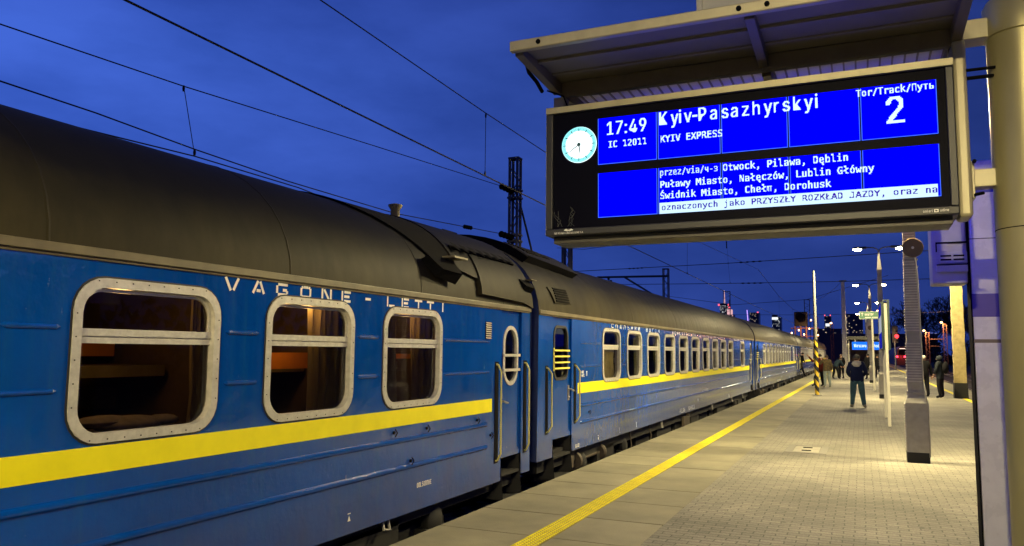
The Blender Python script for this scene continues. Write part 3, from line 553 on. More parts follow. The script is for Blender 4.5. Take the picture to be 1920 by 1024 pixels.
def make_car(name, label, P):
    y0, y1, zg, zb = P['y0'], P['y1'], P['zg'], P['zb']
    t = thing(name, label, 'railway car', (XS - 1.415, (y0 + y1) / 2, -.76), 'sleeping cars of the train')
    wz0, wz1 = P['wz']
    # ---- body shell with real openings
    b = MB(); items = sorted([(w[0] - .03, w[1] + .03, 'w', w) for w in P['win']] + [(d['y0'], d['y1'], 'd', d) for d in P['doors']])
    cur = y0
    def col(a, c, lo=zb, hi=zg + .02): b.quad((XS, a, lo), (XS, c, lo), (XS, c, hi), (XS, a, hi))
    for (a, c, k, it) in items:
        if a > cur: col(cur, a)
        if k == 'w':
            col(a, c, zb, wz0 - .03); col(a, c, wz1 + .03, zg + .02)
            holed_cell(b, a, c, wz0 - .03, wz1 + .03, rr_loop(it[0] + .035, it[1] - .035, wz0 + .035, wz1 - .035, P.get('wr', .2) - .03), XS)
        else:
            col(a, c, it['z1'], zg + .02)
            b.quad((XS, a, it['z0']), (XS - .05, a, it['z0']), (XS - .05, a, it['z1']), (XS, a, it['z1'])); b.quad((XS, c, it['z0']), (XS - .05, c, it['z0']), (XS - .05, c, it['z1']), (XS, c, it['z1']))
            b.quad((XS, a, it['z1']), (XS - .05, a, it['z1']), (XS - .05, c, it['z1']), (XS, c, it['z1']))
        cur = c
    col(cur, y1)
    XF = XS - 2.83
    b.quad((XF, y0, zb), (XF, y1, zb), (XF, y1, zg), (XF, y0, zg))
    for (ya, yb, z, r) in P['ribs']: rib(b, ya, yb, z, r, XS)
    for (ya, yb) in P['skirt']: b.add([(XS + .004, ya, zb), (XS + .004, yb, zb), (XS + .004, yb, .31), (XS + .004, ya, .31)], [(0, 1, 2, 3)])
    b.build('body', M_blue, t)
    for yy in (y0, y1):
        e = MB(); s = 1 if yy == y0 else -1
        pr = [(x, z) for x, z in roof_prof(zg)]
        e.add([(XS, yy + s*.002, zb), (XF, yy + s*.002, zb)] + [(x, yy + s*.002, z) for x, z in reversed(pr)], [tuple(range(2 + len(pr)))])
        e.build('end_wall', M_blue_dark, t)
    # ---- roof
    r = MB(); step = .11 if P.get('ribbed') else .5
    ny = int((y1 - y0) / step); vs = []; fs = []
    for i in range(ny + 1):
        yy = y0 + (y1 - y0) * i / ny; g = .0
        if P.get('ribbed'): g = .006 if i % 4 == 0 else 0
        for (x, z) in roof_prof(zg, g): vs.append((x, yy, z))
    k = ROOF_N + 1
    for i in range(ny):
        for j in range(ROOF_N): fs.append((i*k+j, i*k+j+1, (i+1)*k+j+1, (i+1)*k+j))
    r.add(vs, fs)
    yy = y0 + .9
    while yy < y1 - .5:
        for (dy, gr) in ((0, .004),):
            pr = roof_prof(zg, gr)
            MBs = [(x, yy - .02, z) for x, z in roof_prof(zg, -.002)] + [(x, yy, z) for x, z in pr] + [(x, yy + .02, z) for x, z in roof_prof(zg, -.002)]
            r.add(MBs, [(q*k+j, q*k+j+1, (q+1)*k+j+1, (q+1)*k+j) for q in range(2) for j in range(ROOF_N)])
        yy += 2.05
    for tt in ():
        x_, z_ = roof_pt(R(tt), zg, .002); r.box(x_ - .012, x_ + .012, y0 + .1, y1 - .1, z_ - .014, z_ + .006)
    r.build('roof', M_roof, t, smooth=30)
    g = MB().box(XS - .01, XS + .028, y0 + .05, y1 - .05, zg - .006, zg + .05); g.box(XS, XS + .012, y0 + .05, y1 - .05, zg - .025, zg - .006)
    g.build('eave_rail', M_roof_rib, t, bevel=.008)
    # ---- stripe
    for (a, c) in P['stripe']:
        MB().box(XS - .002, XS + .003, a, c, P['sz'][0], P['sz'][1]).build('stripe', M_yellow, t)
    # ---- windows
    proto = None
    for (a, c) in P['win']:
        f = MB()
        ring(f, rr_loop(a, c, wz0, wz1, P.get('wr', .2)), rr_loop(a + .058, c - .058, wz0 + .058, wz1 - .058, P.get('wr', .2) - .045), XS + .014, .06)
        zb0, zb1 = wz0 + (wz1 - wz0) * .605, wz0 + (wz1 - wz0) * .69
        f.box(XS - .04, XS - .012, a + .057, c - .057, zb0 + .04, zb1); f.box(XS - .045, XS - .02, a + .057, c - .057, zb0 - .005, zb0 + .032)
        ring(f, rr_loop(a + .062, c - .062, zb1 - .05, wz1 - .062, .145, rb=.01), rr_loop(a + .082, c - .082, zb1, wz1 - .082, .125, rb=.008), XS - .022, .02)
        # screw heads round the frame
        for q in range(8):
            yy = a + .15 + (c - a - .3) * q / 7
            for zz in (wz0 + .02, wz1 - .02): f.box(XS + .0135, XS + .017, yy - .0035, yy + .0035, zz - .0035, zz + .0035, 1)
        for q in range(5):
            zz = wz0 + .22 + (wz1 - wz0 - .44) * q / 4
            for yy in (a + .02, c - .02): f.box(XS + .0135, XS + .017, yy - .0035, yy + .0035, zz - .0035, zz + .0035, 1)
        fo = f.build('window', [M_frame, M_matt_black], t, smooth=35)
        g = MB(); lp = flat(rr_loop(a + .06, c - .06, wz0 + .06, wz1 - .06, P.get('wr', .2) - .05))
        g.add([(XS - .035, y, z) for y, z in lp], [tuple(range(len(lp)))]); g.build('pane', M_glass, fo)
        gk = MB(); ring(gk, rr_loop(a - .012, c + .012, wz0 - .012, wz1 + .012, P.get('wr', .2) + .01), rr_loop(a + .004, c - .004, wz0 + .004, wz1 - .004, P.get('wr', .2)), XS + .005, .006)
        gk.build('seal', M_frame_dark, fo)
    # ---- compartments behind the glass
    n = MB(); ws = P['win']
    n.quad((XS - 1.95, y0 + .1, .45), (XS - 1.95, y1 - .1, .45), (XS - 1.95, y1 - .1, zg + .6), (XS - 1.95, y0 + .1, zg + .6))
    n.quad((XS - 1.95, y0 + .1, .45), (XS - .06, y0 + .1, .45), (XS - .06, y1 - .1, .45), (XS - 1.95, y1 - .1, .45))
    n.quad((XS - 1.95, y0 + .1, zg + .05), (XS - .02, y0 + .1, zg + .05), (XS - .02, y1 - .1, zg + .05), (XS - 1.95, y1 - .1, zg + .05))
    for i, (a, c) in enumerate(ws):
        n.box(XS - 1.94, XS - .08, c + .16, c + .2, .46, zg + .04)
        if i == 0: n.box(XS - 1.94, XS - .08, a - .2, a - .16, .46, zg + .04)
        if P.get('berths'):
            n.box(XS - 1.2, XS - .62, a - .1, c + .1, wz0 + .36, wz0 + .44, 2); n.box(XS - 1.1, XS - .5, a - .1, c + .1, wz0 - .3, wz0 - .04, 2); n.box(XS - 1.2, XS - 1.12, a - .1, c + .1, wz0 + .1, wz0 + .26, 2)
            n.box(XS - 1.2, XS - 1.17, a - .1, c + .1, wz0 + .50, wz0 + .62, 1)
    for (a, c, za, zb2, xx) in P.get('panels', []): n.box(XS - xx - .05, XS - xx, a, c, za, zb2, 1)
    n.build('compartment', [M_inside, M_berth, M_olive], t)
    # ---- curtains
    for (a, c, lo, hi, mm) in P['curtains']:
        cu = MB(); vs = []; fs = []; k = 30
        for i in range(k + 1):
            yy = a + (c - a) * i / k
            for j in range(5):
                zz = lo + (hi - lo) * j / 4; w = math.sin(i * 1.35 + j * .4 + a * 3) * .018 + math.sin(i * .5 + j) * .012
                vs.append((XS - .10 + w, yy, zz))
        for i in range(k):
            for j in range(4): fs.append((i*5+j, i*5+j+1, (i+1)*5+j+1, (i+1)*5+j))
        cu.add(vs, fs); cu.build('curtain', mm or M_curtain, t, smooth=60)
    # ---- doors
    for d in P['doors']:
        a, c, zl, zh = d['y0'] + .008, d['y1'] - .008, d['z0'], d['z1'] - .01
        do = MB(); wa, wc, wl, wh, wr = d['w']; x = XS - .03
        do.quad((x, a, zl), (x, c, zl), (x, c, wl - .02), (x, a, wl - .02)); do.quad((x, a, wh + .02), (x, c, wh + .02), (x, c, zh), (x, a, zh))
        for (p, q) in ((a, wa - .02), (wc + .02, c)): do.quad((x, p, wl - .02), (x, q, wl - .02), (x, q, wh + .02), (x, p, wh + .02))
        holed_cell(do, wa - .02, wc + .02, wl - .02, wh + .02, rr_loop(wa + .02, wc - .02, wl + .02, wh - .02, wr - .02), x)
        do.quad((x - .04, a, zl), (x, a, zl), (x, c, zl), (x - .04, c, zl))
        ring(do, rr_loop(a + .03, c - .03, zl + .06, zh - .04, .03), rr_loop(a + .042, c - .042, zl + .072, zh - .052, .025), x + .006, .006)
        do.box(x, x + .012, a, c, zl, zl + .06)
        dd = do.build('door', M_blue, t)
        fr = MB(); ring(fr, rr_loop(wa, wc, wl, wh, wr), rr_loop(wa + d['fw'], wc - d['fw'], wl + d['fw'], wh - d['fw'], wr - d['fw'] * .8), x + .012, .04)
        fr.build('window_frame', d['fm'], dd, smooth=35)
        gp = MB(); lp = flat(rr_loop(wa + .02, wc - .02, wl + .02, wh - .02, wr - .02)); gp.add([(x - .02, y, z) for y, z in lp], [tuple(range(len(lp)))]); gp.build('pane', M_glass, dd)
        bk = MB().box(x - .4, x - .38, a, c, zl + .1, zh, 0); bk.build('lining', M_inside, dd)
        gb = MB()
        for zz in d['bars']: gb.box(x + .016, x + .034, wa - d['bo'], wc + d['bo'], zz - d['bh'], zz + d['bh'])
        gb.box(x + .010, x + .018, wa - d['bo'], wa - d['bo'] + .03, d['bars'][0] - .04, d['bars'][-1] + .04)
        gb.build('window_bar', d['bm'], dd)
        h = MB(); hy = d['hy']; hz = d['hz']
        h.box(x, x + .012, hy - .03, hy + .03, hz - .14, hz + .09); h.tube([(x + .01, hy, hz + .03), (x + .06, hy, hz + .03), (x + .065, hy + .02, hz + .02), (x + .065, hy + .10, hz + .005)], .013); h.lathe((x, hy, hz - .09), [(.018, 0), (.018, .02), (.01, .028)], 'x', 10)
        h.build('handle', M_steel, dd, smooth=40)
    # ---- grab rails
    for (yy, za, zc, off, bow) in P['rails']:
        MB().tube([(XS - .002, yy - .02, zc), (XS + .03, yy - .02, zc - .01), (XS + off, yy + bow, zc - .09), (XS + off, yy + bow, za + .09), (XS + .03, yy - .02, za + .01), (XS - .002, yy - .02, za)], .0115, 10).build('grab_rail', M_railbar, t, smooth=50)
        MB().box(XS - .001, XS + .003, yy - .065, yy + .045, za - .03, zc + .03).build('rail_recess', M_matt_black, t)
    # ---- vents on the wall
    for (a, c, za, zc, n_) in P['vents']:
        v = MB().box(XS - .0, XS + .002, a, c, za, zc, 0)
        for i in range(n_):
            z = za + (zc - za) * (i + .5) / n_; h2 = (zc - za) / n_ * .3
            v.add([(XS + .002, a + .01, z + h2), (XS + .002, c - .01, z + h2), (XS + .016, c - .01, z - h2), (XS + .016, a + .01, z - h2), (XS + .002, a + .01, z - h2), (XS + .002, c - .01, z - h2)], [(0, 1, 2, 3), (3, 2, 5, 4)], 1)
        v.build('louvre', [M_matt_black, M_steel], t)
    # ---- lettering and small marks
    le = MB()
    for (txt, ys, pitch, zz, h, w) in P['text']:
        if isinstance(ys, (list, tuple)):
            for ch, yy in zip(txt, ys): stroke_text(le, ch, yy, 0, zz, h, w, XS + .003)
        else: stroke_text(le, txt, ys, pitch, zz, h, w, XS + .003)
    le.build('lettering', M_white, t)
    mk = MB()
    for mz in P['marks']:
        kind, yy, zz = mz[0], mz[1], mz[2]
        if kind == 'tri':
            mk.add([(XS + .008, yy - .022, zz), (XS + .008, yy + .022, zz), (XS + .008, yy, zz + .05)], [(0, 1, 2)]); mk.quad((XS + .008, yy - .022, zz + .062), (XS + .008, yy + .022, zz + .062), (XS + .008, yy + .022, zz + .07), (XS + .008, yy - .022, zz + .07))
        elif kind == 'anchor':
            mk.box(XS + .004, XS + .008, yy - .006, yy + .006, zz, zz + .10); mk.box(XS + .004, XS + .008, yy - .02, yy + .02, zz, zz + .012)
        else:
            rnd = random.Random(int(yy * 100)); q = yy
            w, h, cnt = mz[3], mz[4], mz[5]
            for i in range(cnt):
                cw = w / cnt
                for (a, b2, c2, d2) in rnd.choice([STROKE['E'], STROKE['O'], STROKE['H'], STROKE['L'], STROKE['П'], STROKE['S']]):
                    p1 = Vector((a * cw, b2 * h)); q1 = Vector((c2 * cw, d2 * h)); tt = (q1 - p1); tt.normalize(); nn = Vector((-tt.y, tt.x)) * h * .08
                    mk.add([(XS + .0075, q + u.x, zz + u.y) for u in (p1 + nn, q1 + nn, q1 - nn, p1 - nn)], [(0, 1, 2, 3)])
                q += cw
    mk.build('small_marking', M_white, t)
    # ---- hooks / lamp irons
    hk = MB()
    for (yy, zz) in P['hooks']:
        hk.lathe((XS, yy, zz), [(.016, 0), (.017, .012), (.01, .02)], 'x', 10); hk.tube([(XS + .02, yy, zz + .035), (XS + .045, yy, zz), (XS + .02, yy, zz - .04)], .006, 6)
    if P['hooks']: hk.build('hook', M_matt_black, t)
    # ---- underframe and bogies
    u = MB(); u.box(XF + .1, XS - .12, y0 + .3, y1 - .3, .0, zb + .06)
    rnd = random.Random(5); yy = y0 + 6.2
    while yy < y1 - 6.5:
        w = rnd.uniform(.5, 1.5); u.box(XS - rnd.uniform(.7, 1.2), XS - rnd.uniform(.12, .3), yy, yy + w, rnd.uniform(-.55, -.35), .03); yy += w + rnd.uniform(.1, .7)
    u.build('underframe', M_black, t)
    gear = MB().tube([(XS - .16, y0 + 2.0, -.02), (XS - .16, y0 + 3.3, -.02)], .045, 10); gear.lathe((XS - .16, y0 + 1.95, -.02), [(.14, 0), (.15, .03), (.15, .07), (.12, .1)], 'y', 16); gear.lathe((XS - .16, y0 + 3.25, -.02), [(.12, 0), (.15, .03), (.15, .07), (.1, .1)], 'y', 16)
    gear.build('air_reservoir', M_gear, t, smooth=40)
    MB().box(XS - .16, XS - .08, y0 + 1.62, y0 + 1.78, -.10, .10).build('valve_box', M_gear, t, bevel=.01)
    MB().tube([(XS - .1, y0 + 5.1, zb), (XS - .08, y0 + 5.2, -.1), (XS - .08, y0 + 5.0, -.3)], .014, 6).build('air_hose', M_gear, t, smooth=60)
    MB().tube([(XS - .1, y0 + 6.6, zb), (XS - .05, y0 + 6.7, -.05), (XS - .05, y0 + 6.5, -.35)], .012, 6).build('air_hose', M_gear, t, smooth=60)
    MB().box(XS - .12, XS - .06, y0 + 10.2, y0 + 10.9, -.16, .09).box(XS - .119, XS - .03, y0 + 10.65, y0 + 10.72, .089, zb).build('battery_box', M_gear, t)
    for q in (y0 + 7.6, y0 + 14.2, y0 + 18.2, y1 - 3.5): MB().tube([(XS - .06, q, zb), (XS - .03, q, .04), (XS - .03, q + .1, .02), (XS - .06, q + .1, zb)], .016, 6).build('lifting_eye', M_steel, t, smooth=60)
    for yc in (y0 + 3.6, y1 - 3.6):
        bo = MB()
        for sx in (XS - .35, XF + .35): bo.box(sx - .09, sx + .09, yc - 1.7, yc + 1.7, -.32, -.12)
        for q in (-1.25, 1.25): bo.box(XS - .34, XS - .10, yc + q - .2, yc + q + .2, -.40, -.16)
        bo.box(XS - .25, XS - .12, yc - .5, yc + .5, -.3, .05); bo.box(XF + .3, XS - .3, yc - .25, yc + .25, -.34, -.05)
        bb = bo.build('bogie', M_black, t)
        for q in (-1.25, 1.25):
            w = MB()
            for sx in (XS - .66, XF + .66): w.lathe((sx - .065, yc + q, -.30), [(.40, 0), (.46, 0), (.455, .12), (.40, .13)], 'x', 24)
            w.tube([(XS - .66, yc + q, -.3), (XF + .66, yc + q, -.3)], .09, 10); w.build('wheelset', M_gear, bb, smooth=40)
            ax = MB().lathe((XS - .22, yc + q, -.12 + .02), [(.15, 0), (.16, .04), (.16, .1), (.1, .13)], 'x', 16); ax.build('axle_box', M_black, bb, smooth=40)
    for d in P['doors']:
        s = MB(); a, c = d['y0'] + .03, d['y1'] - .03
        for zz, dx in ((.17, .02), (-.15, .06)): s.box(XS - .28, XS + dx - .03, a, c, zz, zz + .035)
        for q in (a, c): s.add([(XS - .3, q, d['z0']), (XS - .02, q, d['z0']), (XS + .03, q, -.15), (XS - .3, q, -.15)], [(0, 1, 2, 3)])
        s.build('step', M_black, t)
    if P.get('bellows'):
        yb0, yb1 = P['bellows']; be = MB(); k = 6
        for i in range(k):
            q = yb0 + (yb1 - yb0) * i / k; w = (yb1 - yb0) / k
            be.box(XS - .55 if i % 2 else XS - .48, XF + .55 if i % 2 else XF + .48, q, q + w, .25, zg + .55)
        be.build('bellows', mat('rubber_bellows', (.006, .007, .016), .7), t)
    return t

C1 = dict(y0=-14.4, y1=9.97, zg=2.29, zb=.13, wz=(1.178, 2.165), wr=.20, sz=(1.0, 1.16), ribbed=False, berths=True,
    win=[(3.09 + 1.619 * k, 4.23 + 1.619 * k) for k in range(-6, 3)],
    doors=[dict(y0=9.03, y1=9.67, z0=.40, z1=2.275, w=(9.135, 9.60, 1.30, 2.075, .225), fw=.046, fm=M_frame, bars=(1.50, 1.69), bo=.025, bh=.017, bm=M_frame, hy=9.06, hz=1.08)],
    stripe=[(-12.9, 8.757)], skirt=[(-14.3, 9.02), (9.70, 9.96)],
    ribs=[(-12.8, 8.66, .857, .027), (-12.8, 8.66, .587, .027)] + [(4.29 + 1.619 * k, 4.64 + 1.619 * k, zz, .017) for k in range(-6, 2) for zz in (1.863, 1.497)] + [(7.52, 8.68, 1.863, .017), (7.52, 8.68, 1.49, .017)],
    curtains=[(2.93 + 1.619 * k, 3.16 + 1.619 * k + .02, 1.2, 2.12, None) for k in range(0, 3)] + [(4.07, 4.24, 1.2, 2.12, None), (5.35, 5.87, 1.2, 2.12, None), (6.38, 6.72, 1.2, 2.12, None), (7.0, 7.46, 1.2, 2.12, None)],
    panels=[(4.95, 5.98, 1.575, 1.715, .38), (6.95, 7.4, 1.655, 1.705, .30)],
    rails=[(8.90, .39, 1.58, .06, .0), (9.80, .42, 1.59, .06, .0)], vents=[(8.55, 8.72, 1.89, 2.10, 8)],
    text=[('VAGONE-LETTI', [4.255, 4.53, 4.795, 5.085, 5.36, 5.64, 5.98, 6.365, 6.63, 6.885, 7.13, 7.40], 0, 2.165, .098, .155)],
    marks=[('tri', 5.85, .24), ('tri', 3.9, .24), ('txt', 7.0, .352, .30, .05, 9), ('anchor', 4.45, .19)],
    hooks=[(6.55, .945), (7.18, .936), (8.35, .93), (6.87, .64), (8.72, .72)], bellows=(9.97, 10.23))
car1 = make_car('sleeping_car', 'nearest blue sleeping car, wide windows and VAGONE-LETTI lettering', C1)

C2 = dict(y0=10.225, y1=34.6, zg=2.285, zb=.205, wz=(1.215, 2.17), wr=.20, sz=(1.075, 1.245), ribbed=True, berths=False,
    win=[(13.25 + 1.585 * k, 14.38 + 1.585 * k) for k in range(0, 10)] + [(30.45, 31.58)],
    doors=[dict(y0=10.83, y1=11.66, z0=.45, z1=2.27, w=(10.93, 11.56, 1.31, 2.14, .16), fw=.04, fm=M_frame_dark, bars=(1.49, 1.58, 1.67, 1.76), bo=.02, bh=.013, bm=mat('yellow_window_bar', (.75, .68, .12), .5), hy=11.58, hz=1.13),
           dict(y0=33.2, y1=34.0, z0=.45, z1=2.27, w=(33.3, 33.9, 1.31, 2.14, .16), fw=.04, fm=M_frame, bars=(1.49, 1.67), bo=.02, bh=.013, bm=M_frame, hy=33.28, hz=1.13)],
    stripe=[(11.95, 32.93)], skirt=[(10.3, 10.82), (11.68, 33.18), (34.02, 34.5)],
    ribs=[(12.05, 33.0, .88, .027), (12.05, 33.0, .61, .027)] + [(14.43 + 1.585 * k, 14.79 + 1.585 * k, zz, .018) for k in range(0, 9) for zz in (1.89, 1.51)] + [(12.07, 13.18, zz, .018) for zz in (1.89, 1.51)] + [(28.75, 30.38, zz, .018) for zz in (1.89, 1.51)] + [(31.65, 32.9, zz, .018) for zz in (1.89, 1.51)],
    curtains=[(13.33, 14.3, 1.24, 1.80, mat('pale_drawn_curtain', (.50, .45, .30), .9, noise=.2))] + [(14.88 + 1.585 * k, 15.2 + 1.585 * k, 1.24, 2.12, mat('dim_green_curtain', (.14, .14, .07), .9, noise=.2)) for k in range(0, 9)] + [(15.72 + 1.585 * k, 15.98 + 1.585 * k, 1.24, 2.12, MATS['dim_green_curtain']) for k in range(0, 9)],
    rails=[(10.60, .58, 1.51, .06, .05), (11.82, .64, 1.53, .06, .06), (33.05, .6, 1.5, .06, .0)], vents=[],
    text=[('СПАЛЬНИЙ', 13.80, .268, 2.178, .092, .15), ('ВАГОН', 16.33, .265, 2.178, .092, .15), ('SCHLAFWAGEN', 18.84, .278, 2.178, .092, .15), ('VAGONE-LETTI', 23.7, .262, 2.178, .092, .15), ('WAGON-LITS', 28.9, .262, 2.178, .092, .15)],
    marks=[('tri', 13.0, .25), ('anchor', 14.3, .24), ('anchor', 15.5, .25), ('txt', 12.12, 1.335, .16, .045, 4), ('txt', 12.12, 1.39, .13, .045, 4), ('txt', 12.36, 1.345, .06, .08, 1), ('txt', 11.82, .235, .20, .05, 5), ('txt', 19.6, .235, .65, .11, 5), ('txt', 20.6, .25, .9, .09, 7), ('txt', 22.6, .60, 1.0, .10, 7), ('txt', 21.9, .40, .25, .08, 2), ('txt', 23.6, 1.35, .2, .16, 1), ('txt', 23.6, 1.6, .2, .16, 1), ('txt', 23.6, 1.85, .2, .14, 1), ('anchor', 27.5, .24)],
    hooks=[(12.5, .75)], bellows=(34.6, 34.86))
car2 = make_car('sleeping_car', 'second blue sleeping car, narrow windows, yellow bars across its near door', C2)
for yy, lb in ((34.85 + 24.63 * 0, 'third blue sleeping car of the train, beyond the one with yellow door bars'), (34.85 + 24.63, 'fourth blue sleeping car, beside the black and yellow striped pole'), (34.85 + 24.63 * 2, 'last blue sleeping car at the far end of the train')):
    c = dup_tree(car2); c.location = (car2.location.x, car2.location.y + (yy - 10.225), car2.location.z); c['label'] = lb

# roof fittings of the first car
zg = 2.29
f = MB(); x_, z_ = roof_pt(R(88), zg); f.lathe((x_, 8.6, z_ - .05), [(.062, 0), (.062, .24), (.095, .29), (.095, .305), (.04, .32)], 'z', 16); f.build('flue', M_roof_rib, car1, smooth=40)
for (yy, tt) in ((8.25, 92), (12.0 - 1.4 - .9, 84)):
    x_, z_ = roof_pt(R(tt), zg); MB().tube([(x_, yy, z_ - .03), (x_, yy, z_ + .09), (x_, yy + .42, z_ + .09), (x_, yy + .42, z_ - .03)], .012, 8).build('roof_handle', M_matt_black, car1, smooth=60)
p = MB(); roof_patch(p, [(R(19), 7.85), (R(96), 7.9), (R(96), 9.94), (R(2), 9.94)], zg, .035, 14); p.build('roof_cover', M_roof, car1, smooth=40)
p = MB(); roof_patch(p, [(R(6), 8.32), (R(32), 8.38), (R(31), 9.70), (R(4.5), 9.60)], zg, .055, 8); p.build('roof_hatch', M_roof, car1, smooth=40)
p = MB(); roof_patch(p, [(R(20), 7.42), (R(56), 6.6), (R(60), 7.86), (R(24), 7.82)], zg, .022, 12, 0, False); roof_patch(p, [(R(56), 6.6), (R(98), 6.2), (R(98), 8.1), (R(60), 7.86)], zg, .022, 10, 0, False); p.build('roof_shadow_sheet', M_matt_black, car1, smooth=60)  # black sheet painted in as the shadow cast by the raised roof cover
p = MB(); roof_patch(p, [(R(33.5), 7.95), (R(35.5), 7.95), (R(34.5), 9.75), (R(32.5), 9.75)], zg, .06, 6)
for i in range(8):
    yy = 7.98 + i * .22; x_, z_ = roof_pt(R(34), zg, .06); p.add([(x_ + .0, yy, z_ + .03), (x_ + .10, yy + .03, z_ - .05), (x_ + .04, yy + .10, z_ + .0), (x_ + .08, yy + .13, z_ - .05), (x_ - .03, yy + .16, z_ + .05), (x_ - .05, yy + .02, z_ + .07)], [(0, 1, 2), (2, 3, 4), (0, 2, 4, 5)])
p.build('hatch_clip', M_matt_black, car1)
for (tt, yy, s) in ((17, 7.42, 1.0), (17, 9.76, .62)):
    x_, z_ = roof_pt(R(tt), zg, .03)
    p = MB().add([(x_ - .10*s, yy - .27*s, z_ + .07*s), (x_ + .06*s, yy - .20*s, z_ - .10*s), (x_ + .08*s, yy + .22*s, z_ - .16*s), (x_ - .10*s, yy + .26*s, z_ + .07*s), (x_ + .02*s, yy - .29*s, z_ + .12*s), (x_ + .16*s, yy - .20*s, z_ - .03*s), (x_ + .18*s, yy + .20*s, z_ - .05*s), (x_ + .02*s, yy + .26*s, z_ + .12*s)],
        [(0, 3, 2, 1), (4, 5, 6, 7), (0, 1, 5, 4), (1, 2, 6, 5), (2, 3, 7, 6), (3, 0, 4, 7)])
    pv = p.build('roof_vent', M_matt_black, car1); MB().box(x_ + .0*s, x_ + .16*s, yy + .05*s, yy + .36*s, z_ + .125*s, z_ + .145*s).build('vent_flap', M_roof_rib, pv)
# roof fittings of the second car
zg = 2.285
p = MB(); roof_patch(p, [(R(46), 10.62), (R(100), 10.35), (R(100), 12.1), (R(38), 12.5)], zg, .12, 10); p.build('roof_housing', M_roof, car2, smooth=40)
p = MB(); roof_patch(p, [(R(43), 10.55), (R(100), 10.28), (R(100), 10.34), (R(46), 10.61)], zg, .118, 6); p.build('housing_front', M_matt_black, car2)
p = MB()
for i in range(6): roof_patch(p, [(R(50 + i*3.2), 10.85), (R(52 + i*3.2), 10.85), (R(52 + i*3.2), 11.75), (R(50 + i*3.2), 11.75)], zg, .132, 2)
p.build('housing_louvre', M_matt_black, car2)
p = MB(); roof_patch(p, [(R(8.5), 10.87), (R(21), 10.74), (R(22.5), 11.46), (R(9.5), 11.61)], zg, .02, 6, 1)
for i in range(6): roof_patch(p, [(R(9.6 + i*2.0), 10.93), (R(10.8 + i*2.0), 10.92), (R(11.0 + i*2.0), 11.48), (R(9.8 + i*2.0), 11.5)], zg, .034, 3, 0)
p.build('roof_louvre', [M_matt_black, M_roof], car2)
# warm compartment glow from added point lights; the outer ones brighten the curtains
for (yy, pw, dx) in ((3.5, .7, .075), (5.3, 1.9, .075), (6.85, 1.3, .075), (3.6, 1.7, .27), (5.2, 3.6, .27), (6.9, 2.4, .24)):
    ld = bpy.data.lights.new('compartment_fill', 'POINT'); ld.energy = pw; ld.color = (1, .56, .2); ld.shadow_soft_size = .06
    lo = bpy.data.objects.new('compartment_fill', ld); COL.objects.link(lo); lo.parent = car1; lo.location = (XS - dx - car1.location.x, yy - car1.location.y, 2.10 - car1.location.z)
k = MB(); k.ell((XS - .33, 3.80, 1.235), .15, .26, .06, 16, 8); k.ell((XS - .36, 3.62, 1.265), .12, .20, .04, 16, 8); k.ell((XS - .28, 4.02, 1.25), .09, .13, .04, 14, 8)
k.build('rolled_bedding', mat('grey_bedding', (.30, .27, .19), .9, noise=.3, nscale=9), car1, smooth=60)
MB().box(XS - .62, XS - .12, 3.3, 4.2, 1.16, 1.19).build('compartment_table', M_inside, car1)

# ------------------------------------------------------------------ departure board
YB = 5.30
bd = thing('departure_board', 'blue lit departure board with round clock hanging under the canopy', 'departure board', (-.77, 5.5, 2.55))
c = MB(); X0, X1, Z0, Z1 = -2.105, .565, 2.593, 3.561
# bezel: four bars round the glass, proud of it
for (a, b, e, g) in ((X0, X1, 3.509, Z1), (X0, X1, Z0, 2.643)): c.box(a, b, YB, YB + .45, e, g)
for (a, b) in ((X0, X0 + .052), (X1 - .045, X1)): c.box(a, b, YB, YB + .45, 2.643, 3.509)
c.build('casing', M_board, bd, bevel=.006)
MB().box(X0 + .03, X1 - .03, YB + .09, YB + .36, 2.546, 2.592).build('bottom_rail', M_brail, bd, bevel=.004)
MB().box(X0 - .012, X0 - .002, YB + .03, YB + .43, 2.60, 3.55).box(X0 - .001, X1 + .001, YB + .05, YB + .40, Z1 + .001, Z1 + .012).box(X0 - .001, X1 + .001, YB - .004, YB - .001, 3.515, Z1).build('side_plate', M_alu, bd, bevel=.003)
MB().box(X0 + .053, X1 - .046, YB + .022, YB + .03, 2.644, 3.508).box(X0 + .053, X1 - .046, YB + .42, YB + .428, 2.644, 3.508).build('front_glass', M_face, bd)
ys = YB + .016
sc = MB()
SEAM = [-1.705, -1.268, -.83, -.396, .039, .472]
for (za, zc) in ((3.098, 3.44), (2.709, 3.034)):
    for i in range(5):
        g0, g1 = (.0 if i == 0 else .004), (.0 if i == 4 else .004)
        sc.quad((SEAM[i] + g0, ys, za), (SEAM[i+1] - g1, ys, za), (SEAM[i+1] - g1, ys, zc), (SEAM[i] + g0, ys, zc), 0)
        for q in (SEAM[i] + g0, SEAM[i+1] - g1 - .004): sc.quad((q, ys - .001, za), (q + .004, ys - .001, za), (q + .004, ys - .001, zc), (q, ys - .001, zc), 1)
        sc.quad((SEAM[i] + g0, ys - .001, za), (SEAM[i+1] - g1, ys - .001, za), (SEAM[i+1] - g1, ys - .001, za + .004), (SEAM[i] + g0, ys - .001, za + .004), 1)
    # the other face of the board, towards the far end of the platform
    yr = YB + .434
    sc.quad((-1.705, yr, za), (-1.705, yr, zc), (.472, yr, zc), (.472, yr, za), 2)
sc.build('screen', [M_blueglow, M_seam, M_bluerear], bd)
yt = ys - .003
tk = MB(); tk.quad((-1.257, ys - .002, 2.709), (.455, ys - .002, 2.709), (.455, ys - .002, 2.786), (-1.257, ys - .002, 2.786))
tk.build('ticker', M_tick, bd)
tx = MB()
bitmap_text(tx, '17:49', -1.636, -1.346, 3.312, .096, yt, mono=False)
